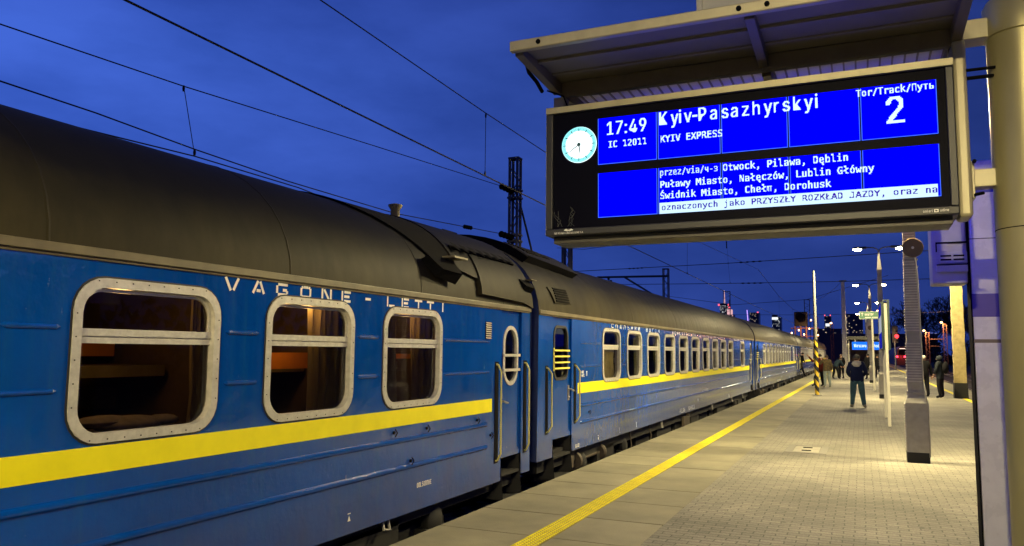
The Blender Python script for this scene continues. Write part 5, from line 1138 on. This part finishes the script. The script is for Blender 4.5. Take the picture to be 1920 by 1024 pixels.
person('person in maroon coat behind the striped pole waving at the train', -2.05, 45.0, .9,
       dict(le=(-.42, .12, 1.34), lw=(-.62, .22, 1.60), lk=(-.22, .16, .52), la=(-.34, .10, .10), lt=(-.42, .24, .05), hem=.80), (maroon, dark, dark), 1.0, (.02, .015, .01))
person('person in black stepping out of the train with one leg stretched down', -4.18, 62.0, -1.2,
       dict(pelvis=(0, 0, 1.1), spine=(0, .05, 1.28), chest=(0, .1, 1.46), neck=(0, .14, 1.6), head=(0, .17, 1.68), crown=(0, .18, 1.78), ls=(-.18, .1, 1.52), rs=(.18, .1, 1.52), le=(-.3, .12, 1.3), re=(.3, .1, 1.3), lw=(-.35, .2, 1.5), rw=(.33, .2, 1.12), lh=(-.1, 0, 1.04), rh=(.1, 0, 1.04), lk=(-.12, .16, .60), la=(-.12, .32, .12), lt=(-.12, .46, .05), rk=(.12, .02, .72), ra=(.12, -.12, .42), rt=(.12, .02, .36), hem=1.0), (dark, dark, dark), 1.0, (.02, .02, .02))
person('person in dark teal jacket bending over towards the wheelchair', -1.72, 59.5, -.9,
       dict(spine=(0, .10, 1.08), chest=(0, .26, 1.22), neck=(0, .38, 1.30), head=(0, .45, 1.35), crown=(0, .52, 1.42), ls=(-.18, .28, 1.26), rs=(.18, .28, 1.26), le=(-.22, .40, 1.02), re=(.22, .40, 1.02), lw=(-.18, .55, .88), rw=(.18, .55, .88), lk=(-.14, -.02, .5), la=(-.2, -.1, .1), lt=(-.22, .05, .04), rk=(.14, .1, .5), ra=(.16, .1, .1), rt=(.18, .26, .04), hem=.86), (tealj, dark, dark), 1.0, (.02, .02, .02))
person('person in black wearing a cap beside the wheelchair', -1.36, 60.6, 2.6, dict(rw=(.20, .22, .98)), (dark, dark, dark), 1.0, (.12, .09, .06))
person('dark figure in a long coat left of the slim white sign pole', .38, 60.0, .6, dict(hem=.55), (dark, dark, dark), 1.03, (.015, .012, .01))
person('dark figure between the sign pole and the second lamp post', .98, 60.5, 3.0, dict(hem=.7), (dark, dark, dark), 1.0, (.015, .012, .01))
person('white haired person half hidden behind the nearest lamp post', 2.33, 36.8, .4, dict(re=(.30, .02, 1.16), rw=(.34, .06, .86)), (dark, dark, dark), 1.0, (.6, .58, .5))
person('hooded person in dark slate jacket with a backpack by the right platform edge', 2.86, 36.0, 1.1, dict(le=(-.24, .04, 1.16), lw=(-.16, .16, .98), hem=.80), (slate, dark, dark), .99, None, [('hood', jhood, slate), ('backpack', backpack, dark)])

wc = thing('wheelchair', 'empty folding wheelchair standing on the platform behind the man in navy', 'wheelchair', (-.85, 59, 0))
for s in (-.28, .28):
    k = MB(); pts = [(-.85 + .31*math.cos(2*math.pi*i/28), 59 + s, .32 + .31*math.sin(2*math.pi*i/28)) for i in range(29)]
    k.tube(pts, .022, 6, caps=False)
    for i in range(10): a = math.pi*i/10; k.tube([(-.85 - .3*math.cos(a), 59 + s, .32 - .3*math.sin(a)), (-.85 + .3*math.cos(a), 59 + s, .32 + .3*math.sin(a))], .005, 4)
    k.build('wheel', M_frame, wc, smooth=60)
    k = MB().tube([(-.52 + .08*math.cos(2*math.pi*i/14), 59 + s, .09 + .08*math.sin(2*math.pi*i/14)) for i in range(15)], .018, 6, caps=False); k.build('caster', M_postbase, wc, smooth=60)
    k = MB().tube([(-1.12, 59 + s, .98), (-1.02, 59 + s, .96), (-1.0, 59 + s, .32), (-.55, 59 + s, .18)], .016, 6).tube([(-1.0, 59 + s, .52), (-.58, 59 + s, .52), (-.52, 59 + s, .1)], .016, 6).tube([(-1.0, 59 + s, .72), (-.7, 59 + s, .72)], .02, 6); k.build('frame', M_steel, wc, smooth=60)
MB().box(-1.0, -.58, 58.74, 59.26, .48, .53).build('seat', M_postbase, wc, bevel=.01)
MB().box(-1.03, -1.0, 58.74, 59.26, .5, .92).build('backrest', M_postbase, wc, bevel=.01)

# ------------------------------------------------------------------ far end of the platform
sh = thing('platform_shelter', 'dark flat roofed shelter at the far end of the platform', 'shelter', (0, 78, 0))
MB().box(-1.3, 2.2, 75.2, 82, 3.0, 3.3).build('roof', M_postbase, sh)
for x in (-1.05, 1.95):
    for y in (75.6, 81.5): MB().box(x - .05, x + .05, y - .05, y + .05, 0, 3.0).build('post', M_steel, sh)
MB().box(-1.0, 1.9, 81.3, 81.36, .3, 2.7).build('back_wall', mat('dark_brown_wall', (.05, .02, .02), .6), sh)
MB().box(-.9, .9, 80.4, 80.9, .42, .48).box(-.8, -.7, 80.4, 80.9, 0, .42).box(.7, .8, 80.4, 80.9, 0, .42).build('bench', M_alu, sh)
ws = thing('station_name_sign', 'lit blue station name sign reading Warszawa Wschodnia', 'sign', (.4, 75, 2.1))
MB().box(-.78, 1.75, 74.98, 75.10, 2.10, 2.82).build('housing', M_board, ws)
MB().quad((-.76, 74.975, 2.12), (1.73, 74.975, 2.12), (1.73, 74.975, 2.80), (-.76, 74.975, 2.80)).build('lit_face', glow('station_sign_blue', (.01, .16, 1.0), 1.0), ws)
k = MB(); bitmap_text(k, 'Warszawa', -.62, .38, 2.34, .27, 74.97, mono=False); bitmap_text(k, 'Wschodnia', .56, 1.66, 2.34, .27, 74.97, mono=False); k.build('lettering', glow('station_sign_white', (.75, .9, 1), 1.3), ws)
for x in (-.5, 1.5): MB().box(x - .03, x + .03, 75.02, 75.08, 2.82, 3.0).build('hanger', M_steel, ws)

sl_ = thing('track_signal', 'railway signal showing a bright red light', 'signal', (3.4, 97, 0))
MB().tube([(3.4, 97, 0), (3.4, 97, 3.2)], .07, 10).build('post', M_mast, sl_, smooth=50)
MB().box(3.15, 3.75, 97.0, 97.2, 3.0, 4.9).build('head', M_postbase, sl_, bevel=.05)
MB().lathe((3.62, 96.98, 3.75), [(.20, 0), (.15, -.03)], 'y', 18).build('red_lens', glow('signal_red', (1, .015, .02), 7), sl_)
for z in (3.25, 4.3): MB().lathe((3.62, 96.98, z), [(.11, 0), (.10, -.02)], 'y', 14).build('dark_lens', M_matt_black, sl_)
ld = bpy.data.lights.new('signal_light', 'POINT'); ld.energy = 25; ld.color = (1, .03, .03); ld.shadow_soft_size = .15
lo = bpy.data.objects.new('signal_light', ld); COL.objects.link(lo); lo.parent = sl_; lo.location = (.2, -.6, 3.75)

rt = thing('red_train', 'dark red train with two red tail lights on the right hand track', 'train', (6.5, 150, -.76))
mr_ = mat('dark_red_train_paint', (.05, .006, .012), .4)
k = MB(); pr = [(-1.4, .1), (-1.42, 1.6), (-1.3, 2.6), (-.8, 3.1), (.8, 3.1), (1.3, 2.6), (1.42, 1.6), (1.4, .1)]
vs = [(6.4 + x*(1 if i else .94), y, z - .1) for i, y in enumerate((139.6, 140.3, 190)) for x, z in pr]; k.add(vs, [(i*8+j, i*8+(j+1) % 8, i*8+8+(j+1) % 8, i*8+8+j) for i in range(2) for j in range(8)] + [tuple(range(8))]); k.build('body', mr_, rt)
MB().add([(5.35, 139.58, 1.65), (7.45, 139.58, 1.65), (7.35, 139.58, 2.55), (5.45, 139.58, 2.55)], [(0, 1, 2, 3)]).build('windscreen', M_face, rt)
for x in (5.15, 6.25): MB().lathe((x, 139.57, 1.38), [(.17, 0), (.13, -.04)], 'y', 14).build('tail_light', glow('tail_red', (1, .02, .04), 7), rt)
MB().box(5.5, 6.4, 139.55, 139.58, 2.62, 2.70).build('top_light_bar', glow('train_top_light', (1, .75, .6), 1.5), rt)
ld = bpy.data.lights.new('tail_glow', 'POINT'); ld.energy = 25; ld.color = (1, .03, .04); ld.shadow_soft_size = .2
lo = bpy.data.objects.new('tail_glow', ld); COL.objects.link(lo); lo.parent = rt; lo.location = (-.8, -11.2, 2.1)

# ------------------------------------------------------------------ catenary masts and wires
def lattice_mast(label, x, y, top, w=.105, d=.13, zb=-1.05, name='catenary_mast', m_=None, group='lattice catenary masts'):
    t = thing(name, label, 'mast', (x, y, zb), group)
    k = MB()
    for s in (-1, 1): k.box(x + s*w - .03, x + s*w + .03, y - d, y - d + .05, zb, top).box(x + s*w - .03, x + s*w + .03, y + d - .05, y + d, zb, top)
    k.box(x - w - .04, x + w + .04, y - d, y + d, top, top + .05)
    k.build('leg', m_ or M_mast, t)
    b = MB(); z = zb + .3; s = 1
    while z < top - .5:
        for yy in (y - d + .04, y + d - .04): b.tube([(x - s*w, yy, z), (x + s*w, yy, z + .4)], .014, 5)
        z += .4; s = -s
    b.build('bracing', m_ or M_mast, t); return t
def insulator(mb, p, q, n=5, r=.07):
    p, q = Vector(p), Vector(q)
    mb.tube([p, q], .02, 6)
    for i in range(n):
        c = p + (q - p) * (i + .5) / n; d = (q - p).normalized() * (q - p).length / n * .3; mb.tube([c - d, c, c + d], [r*.5, r, r*.5], 10)
m1 = lattice_mast('tall lattice mast rising behind the first sleeping car, left of the board', -8, 18, 6.65)
for z in (5.79, 4.60): k = MB(); insulator(k, (-8, 17.1, z), (-8, 17.86, z), 4, .085); k.build('insulator', M_matt_black, m1)
for z in (5.62, 5.82, 4.5, 4.66): MB().box(-8.16, -7.84, 17.86, 18.14, z, z + .05).build('collar', M_mast, m1); MB().tube([(-8, 18.3, 5.6), (-7.9, 19.6, 3.4)], .03, 6).build('stay', M_mast, m1)
m2 = lattice_mast('lattice mast just under the left end of the departure board', -8, 21.9, 5.9)
MB().tube([(-8.3, 21.8, 4.33), (-9.2, 21.4, 4.30)], .02, 6).build('insulator', M_matt_black, m2)
m3 = lattice_mast('lattice mast with a long horizontal arm and slanted strut', -11.45, 50, 7.1, .16, .2)
MB().tube([(-11.3, 50, 6.66), (-16.1, 50, 6.72)], .07, 8).tube([(-11.4, 50, 4.9), (-14.2, 50, 6.66)], .06, 8).build('arm', M_mast, m3)
k = MB(); insulator(k, (-15.4, 50, 6.66), (-14.9, 50, 6.2), 3, .1); k.build('insulator', M_matt_black, m3)
lattice_mast('short mast top between the long armed mast and the train roof', -13.3, 51.5, 5.75, .12, .2)
lattice_mast('dark lattice mast in front of the pink lit skyscrapers', -19.5, 128, 11.5, .5, .4)
lattice_mast('distant lattice mast left of the striped pole', -7.6, 130, 10.1, .38, .4)
def wire(label, pts, r=.009, droppers=(), ins=(), n=16):
    t = thing('overhead_wire', label, 'wire', pts[0], 'overhead wires')
    P_ = [Vector(p) for p in pts]; out = []
    if len(P_) == 2:
        for i in range(n + 1):
            u = i / n; p = P_[0].lerp(P_[1], u); p.z -= (P_[1] - P_[0]).length ** 2 * .00018 * 4 * u * (1 - u); out.append(p)
    else: out = P_
    MB().tube(out, r, 6).build('wire', M_wire, t)
    for (a, b) in droppers: MB().tube([a, b], .0055, 5).lathe((b[0], b[1], b[2] - .01), [(.015, 0), (.02, .04), (.012, .08)], 'z', 6).lathe((a[0], a[1], a[2] - .07), [(.012, 0), (.018, .04), (.012, .08)], 'z', 6).build('dropper', M_wire, t)
    if ins:
        for (a, b) in ins: k = MB(); insulator(k, a, b, 4, .05); k.build('insulator', M_matt_black, t)
    return t
wire('contact wire over the train, lower of the two long wires beside the dropper', [(-5.6, -12, 4.70), (-5.6, 4.4, 4.675), (-5.6, 11.4, 4.625), (-5.6, 19.2, 4.575), (-5.75, 50, 4.55), (-5.6, 110, 4.5)], .011)
wire('messenger wire over the train, upper wire with the dropper left of the board', [(-5.6, -12, 7.1), (-5.6, 0, 6.25), (-5.6, 7.0, 5.775), (-5.6, 11.35, 5.69), (-5.6, 14.05, 5.67), (-5.6, 19, 5.68), (-5.6, 28, 5.9), (-5.7, 50, 6.9)], .008,
     droppers=[((-5.6, 11.37, 5.68), (-5.6, 11.37, 4.63)), ((-5.6, 19.6, 5.69), (-5.6, 19.6, 4.575)), ((-5.62, 28, 5.9), (-5.64, 28, 4.56))])
wire('far messenger wire sagging beyond the second lamp post', [(-5.7, 50, 6.9), (-5.6, 62, 6.05), (-5.6, 75, 5.75), (-5.6, 90, 6.0), (-5.6, 110, 6.9)], .014, droppers=[((-5.6, 62, 6.05), (-5.6, 62, 4.53)), ((-5.6, 75, 5.75), (-5.6, 75, 4.52)), ((-5.6, 90, 6.0), (-5.6, 90, 4.51))])
wire('upper anchor wire running down to the top insulator of the tall lattice mast', [(-8, -8, 4.9), (-8, 4.9, 5.05), (-8, 7.28, 5.157), (-8, 11.63, 5.443), (-8, 17.1, 5.79)], .008, droppers=[((-8, 7.28, 5.157), (-8, 7.515, 4.30))])
wire('lower anchor wire running to the bottom insulator of the tall lattice mast', [(-8, -8, 4.8), (-8, 4.94, 4.459), (-8, 6.04, 4.441), (-8, 7.51, 4.371), (-8, 9.37, 4.319), (-8, 12.39, 4.321), (-8, 17.05, 4.60)], .009, ins=[((-8, 15.2, 4.49), (-8, 15.6, 4.515))])
wire('lowest wire grazing the roofline of the first sleeping car', [(-8, -8, 3.9), (-8, 5.04, 4.18), (-8, 7.52, 4.278), (-8, 9.62, 4.268), (-8, 11.4, 4.15), (-8, 17, 4.05), (-8.2, 30, 4.1)], .009, ins=[((-8, 10.9, 4.18), (-8, 11.15, 4.165)), ((-8, 11.3, 4.16), (-8, 11.5, 4.145))])
wire('cross span wire just below the board, highest of the three', [(-19, 50, 8.85), (-17, 50, 8.66), (-12.1, 50, 9.13), (-8.1, 50, 9.31), (3, 50, 9.9), (14, 50, 10.6)], .02, ins=[((-14.2, 50, 8.93), (-13.4, 50, 9.0)), ((-7.58, 50, 8.9), (-7.58, 50, 8.3))], droppers=[((-7.58, 50, 9.33), (-7.5, 50, 7.35)), ((-7.5, 50, 7.35), (-7.4, 50, 6.1))])
wire('middle cross span wire between the tracks', [(-17.8, 50, 7.17), (-7.67, 50, 7.35), (2.3, 50, 7.63), (14, 50, 7.9)], .022, ins=[((-14, 50, 7.23), (-12.9, 50, 7.25)), ((-6.9, 50, 7.37), (-5.4, 50, 7.41))])
wire('lowest cross span wire between the tracks', [(-16, 50, 6.26), (-14.8, 50, 6.2), (-8.4, 50, 6.09), (-.9, 50, 6.02), (14, 50, 6.1)], .02, ins=[((-6.8, 50, 6.07), (-5.4, 50, 6.05))])
wire('distant cross span wire by the pink lit skyscrapers', [(-30, 130, 11.2), (-18.8, 130, 9.5), (-7.6, 130, 10.15), (4, 130, 13.6)], .035)
wire('distant low cross span wire above the far platform', [(-20, 130, 7.9), (-8.2, 130, 7.75), (8, 130, 7.9), (24, 130, 8.6)], .03)
wire('wire from the crossbar mast to the distant lattice mast', [(-7.6, 130, 10.1), (-1.3, 70, 7.75)], .016)
wire('contact wire over the right hand track', [(6.55, -10, 4.7), (6.55, 150, 4.6)], .012)
wire('contact wire over the second track beyond the train', [(-10.1, -10, 4.7), (-10.1, 60, 4.6), (-10.1, 130, 4.6)], .010)

# right hand lamps on the far tracks
M_sod = glow('sodium_lens', (1.0, .52, .18), 8)
for i, (x, y, top, lb) in enumerate(((8.9, 130, 5.0, 'reddish yard mast with an orange lamp, left of a pair'), (11.2, 130, 6.2, 'reddish yard mast with an orange lamp, right of a pair'), (3.2, 150, 9.0, 'reddish lattice yard mast behind the blue station name sign'))):
    t = lattice_mast(lb, x, y, top, .22, .2, name='yard_mast', m_=mat('rusty_mast', (.16, .07, .045), .8), group='reddish yard masts')
    MB().ell((x - .45, y - .4, top + .25), .17, .14, .12, 12, 8).build('lamp', M_sod, t)
    ld = bpy.data.lights.new('yard_light', 'POINT'); ld.energy = 700; ld.color = (1, .5, .2); ld.shadow_soft_size = .2
    lo = bpy.data.objects.new('yard_light', ld); COL.objects.link(lo); lo.parent = t; lo.location = (-.45, -.7, top + 1.2)
yb = thing('track_gantry', 'low beam linking the pair of reddish yard masts', 'gantry', (10, 130, 4)); MB().box(9.15, 10.95, 129.9, 130.1, 3.95, 4.1).box(9.15, 10.4, 129.9, 130.1, 2.95, 3.05).build('beam', MATS['rusty_mast'], yb)

# signal tower with lights left of the striped pole
gt = thing('signal_tower', 'cluttered dark railway tower with orange lights beyond the train', 'tower', (-7.5, 118, -1))
k = MB().box(-8.6, -6.9, 117, 119, 5.6, 7.6); k.build('cabin', M_postbase, gt, bevel=.1)
for x in (-8.5, -7.75, -7.0): MB().box(x - .09, x + .09, 117, 117.2, -1.05, 5.6).build('leg', MATS['rusty_mast'], gt)
k = MB().lathe((-7.65, 116.9, 6.7), [(.62, 0), (.62, -.05), (.45, -.08)], 'y', 20); k.build('mirror', M_face, gt)
k = MB()
for (x, z) in ((-8.95, 4.6), (-8.0, 5.0), (-7.3, 4.4), (-6.6, 5.2), (-6.35, 6.4), (-5.9, 5.0), (-5.5, 4.3), (-7.6, 3.8)): k.ell((x, 116.8, z), .09, .08, .12, 10, 6)
k.build('lamp', M_sod, gt)
k = MB().box(-9.1, -5.4, 117.1, 117.25, 5.2, 5.35).box(-9.1, -5.4, 117.1, 117.25, 4.1, 4.2); k.build('rail', MATS['rusty_mast'], gt)
for j, (x, y) in enumerate(((-5.9, 122), (-4.4, 140))):
    t = lattice_mast(('orange lit lattice mast just right of the signal tower', 'orange lit lattice mast behind the striped pole')[j], x, y, (7.0, 6.6)[j], .2, .2, name='yard_mast', m_=MATS['rusty_mast'], group='reddish yard masts')
    MB().ell((x - .1, y - .4, (7.0, 6.6)[j] + .2), .16, .14, .12, 12, 8).build('lamp', M_sod, t)
ld = bpy.data.lights.new('tower_light', 'POINT'); ld.energy = 220; ld.color = (1, .5, .2); ld.shadow_soft_size = .3
lo = bpy.data.objects.new('tower_light', ld); COL.objects.link(lo); lo.parent = gt; lo.location = (.6, -2.5, 6)

# ------------------------------------------------------------------ skyline
M_tow = mat('dark_tower_glass', (.02, .03, .06), .3)
M_win = glow('lit_window', (1.0, .82, .62), .5); M_winw = glow('white_window', (.9, .95, 1.0), .8); M_red = glow('aircraft_light', (1, .12, .2), 1.2); M_pink = glow('pink_floodlight', (1, .55, .6), .6); M_viol = glow('violet_edge_light', (.5, .3, 1.0), 1.3)
def skyscraper(label, x0, x1, y, top, wins, floors, p, mw, extras=None, depth=40):
    t = thing('skyscraper', label, 'skyscraper', ((x0 + x1)/2, y, -1.05), 'skyscrapers on the horizon')
    MB().box(x0, x1, y, y + depth, -1.05, top).build('tower', M_tow, t)
    k = MB(); rnd = random.Random(int(abs(x0)*7)); w = (x1 - x0) / wins; h = (top - 10) / floors
    for i in range(wins):
        for j in range(floors):
            if rnd.random() < p: k.quad((x0 + (i + .2)*w, y - .3, 10 + (j + .25)*h), (x0 + (i + .8)*w, y - .3, 10 + (j + .25)*h), (x0 + (i + .8)*w, y - .3, 10 + (j + .7)*h), (x0 + (i + .2)*w, y - .3, 10 + (j + .7)*h))
    if k.v: k.build('lit_windows', mw, t)
    for nm, mb, m_ in (extras or []): mb.build(nm, m_, t)
    return t
skyscraper('skyscraper with a tall floodlit spire and red beacons', -403, -377, 2500, 150, 12, 40, .30, M_winw, [('spire', MB().tube([(-390, 2510, 150), (-390, 2510, 197)], [2.6, 1.1], 8), M_pink), ('crown', MB().box(-406, -374, 2498, 2520, 150, 155), M_tow), ('beacon', MB().box(-408, -403, 2496, 2498, 148, 154).box(-378, -374, 2496, 2498, 148, 154), M_red), ('bright_floor', MB().box(-400, -388, 2499, 2499.6, 88, 112), M_winw)])
skyscraper('stepped pink lit palace tower beside the spired skyscraper', -380, -355, 2450, 118, 5, 16, .5, M_pink, [('upper_tier', MB().box(-374, -361, 2455, 2480, 118, 134), M_pink), ('spire', MB().tube([(-367.5, 2460, 134), (-367.5, 2460, 165)], [3, .6], 8), M_tow), ('beacon', MB().ell((-367.5, 2459, 140), 3, 2, 3), M_red)])
skyscraper('skyscraper with a leaning violet light line on its left edge', -276, -252, 2200, 111, 14, 36, .10, M_win, [('edge_light', MB().add([(-283, 2199, 118), (-281, 2199, 118), (-276, 2199, 40), (-278, 2199, 40)], [(0, 1, 2, 3)]), M_viol), ('beacon', MB().box(-256, -252, 2198, 2199, 110, 113), M_red)])
skyscraper('skyscraper with a bright white band at its top', -198, -178, 2000, 90, 12, 30, .16, M_winw, [('top_band', MB().box(-198, -184, 1999, 1999.6, 83, 89), M_winw), ('crown', MB().box(-198, -186, 2000, 2020, 90, 95), M_tow)])
skyscraper('slim dark skyscraper right of the striped pole', -71, -58, 1800, 82, 9, 28, .16, M_win, [('beacon', MB().box(-71, -69, 1798, 1799, 82, 85).box(-60, -58, 1798, 1799, 82, 85), M_red), ('bright_floor', MB().box(-69, -61, 1799, 1799.6, 60, 66), M_winw)])
skyscraper('broad dark block behind the green sektor sign', -14, 2, 900, 44, 14, 22, .05, M_win)
skyscraper('low dark block between the slim skyscraper and the concrete mast', -28, -8, 600, 19.5, 14, 8, .06, M_win)
skyscraper('long low dark building at the end of the tracks', -14, 26, 330, 9.5, 30, 5, .03, M_win, None, 30)
skyscraper('small dark house behind the striped pole', -22, -9, 420, 14, 12, 6, .06, M_win, None, 20)

# ------------------------------------------------------------------ bare winter trees on the right
M_bark = mat('dark_bark', (.018, .015, .014), .9)
def tree(label, x, y, h, seed):
    rnd = random.Random(seed); t = thing('bare_tree', label, 'tree', (x, y, -1.05), 'bare trees beyond the right hand tracks')
    tr = MB(); cr = MB()
    tr.tube([(x, y, -1.05), (x + .1, y, h*.15), (x - .05, y, h*.30)], [h*.022, h*.018, h*.015], 8)
    def grow(p, d, ln, r, lv):
        if lv > 6: return
        pts = [p]; q = p
        for i in range(3):
            d = (d + Vector((rnd.uniform(-.16, .16), rnd.uniform(-.16, .16), rnd.uniform(-.03, .10)))).normalized(); q = q + d * ln / 3; pts.append(q)
        cr.tube(pts, max(r, .05), 5 if lv < 3 else 3, caps=False, r1=max(r * .62, .035))
        for _ in range(3):
            ax = Vector((rnd.uniform(-1, 1), rnd.uniform(-1, 1), rnd.uniform(-.4, .5)))
            grow(pts[rnd.choice((2, 3, 3))], (d + ax * .75).normalized(), ln * rnd.uniform(.62, .85), r * .58, lv + 1)
    for k in range(6):
        a = 2*math.pi*k/6 + rnd.random(); grow(Vector((x - .05, y, h*(.26 + .02*(k % 3)))), Vector((math.cos(a)*.7, math.sin(a)*.7, .8)).normalized(), h*.24, h*.010, 1)
    tr.build('trunk', M_bark, t, smooth=60); cr.build('crown', M_bark, t)
tree('tallest bare tree, right of the nearest lamp post', 15.0, 200, 15.5, 2)
tree('bare tree half hidden by the nearest lamp post', 10.3, 205, 12.5, 5)
tree('bare tree beside the yellow lit mast', 20.0, 190, 12.5, 8)
tree('low bare tree far behind the right hand tracks', 25, 230, 11, 9)
hd = MB(); rnd = random.Random(3)
for i in range(5200):
    x = rnd.uniform(6, 60); y = 232 + rnd.uniform(0, 8); z = -1 + rnd.random() ** .8 * (5.2 + 2.2*math.sin(x*.5) + 1.4*math.sin(x*1.7)); s = rnd.uniform(.25, .7)
    a = Vector((rnd.uniform(-1, 1), rnd.uniform(-.3, .3), rnd.uniform(-1, 1))) * s; b = Vector((rnd.uniform(-1, 1), rnd.uniform(-.3, .3), rnd.uniform(-1, 1))) * s; p = Vector((x, y, z)); hd.add([p, p + a, p + a + b, p + b], [(0, 1, 2, 3)])
for i in range(5200):
    y = rnd.uniform(20, 232); x = 52 + rnd.uniform(0, 8); z = -1 + rnd.random() ** .8 * (7.5 + 1.8*math.sin(y*.21) + 1.2*math.sin(y*.9)); s = rnd.uniform(.4, 1.0)
    a = Vector((rnd.uniform(-.3, .3), rnd.uniform(-1, 1), rnd.uniform(-1, 1))) * s; b = Vector((rnd.uniform(-.3, .3), rnd.uniform(-1, 1), rnd.uniform(-1, 1))) * s; p = Vector((x, y, z)); hd.add([p, p + a, p + a + b, p + b], [(0, 1, 2, 3)])
h_ = hd.build('undergrowth', M_bark); h_['kind'] = 'stuff'
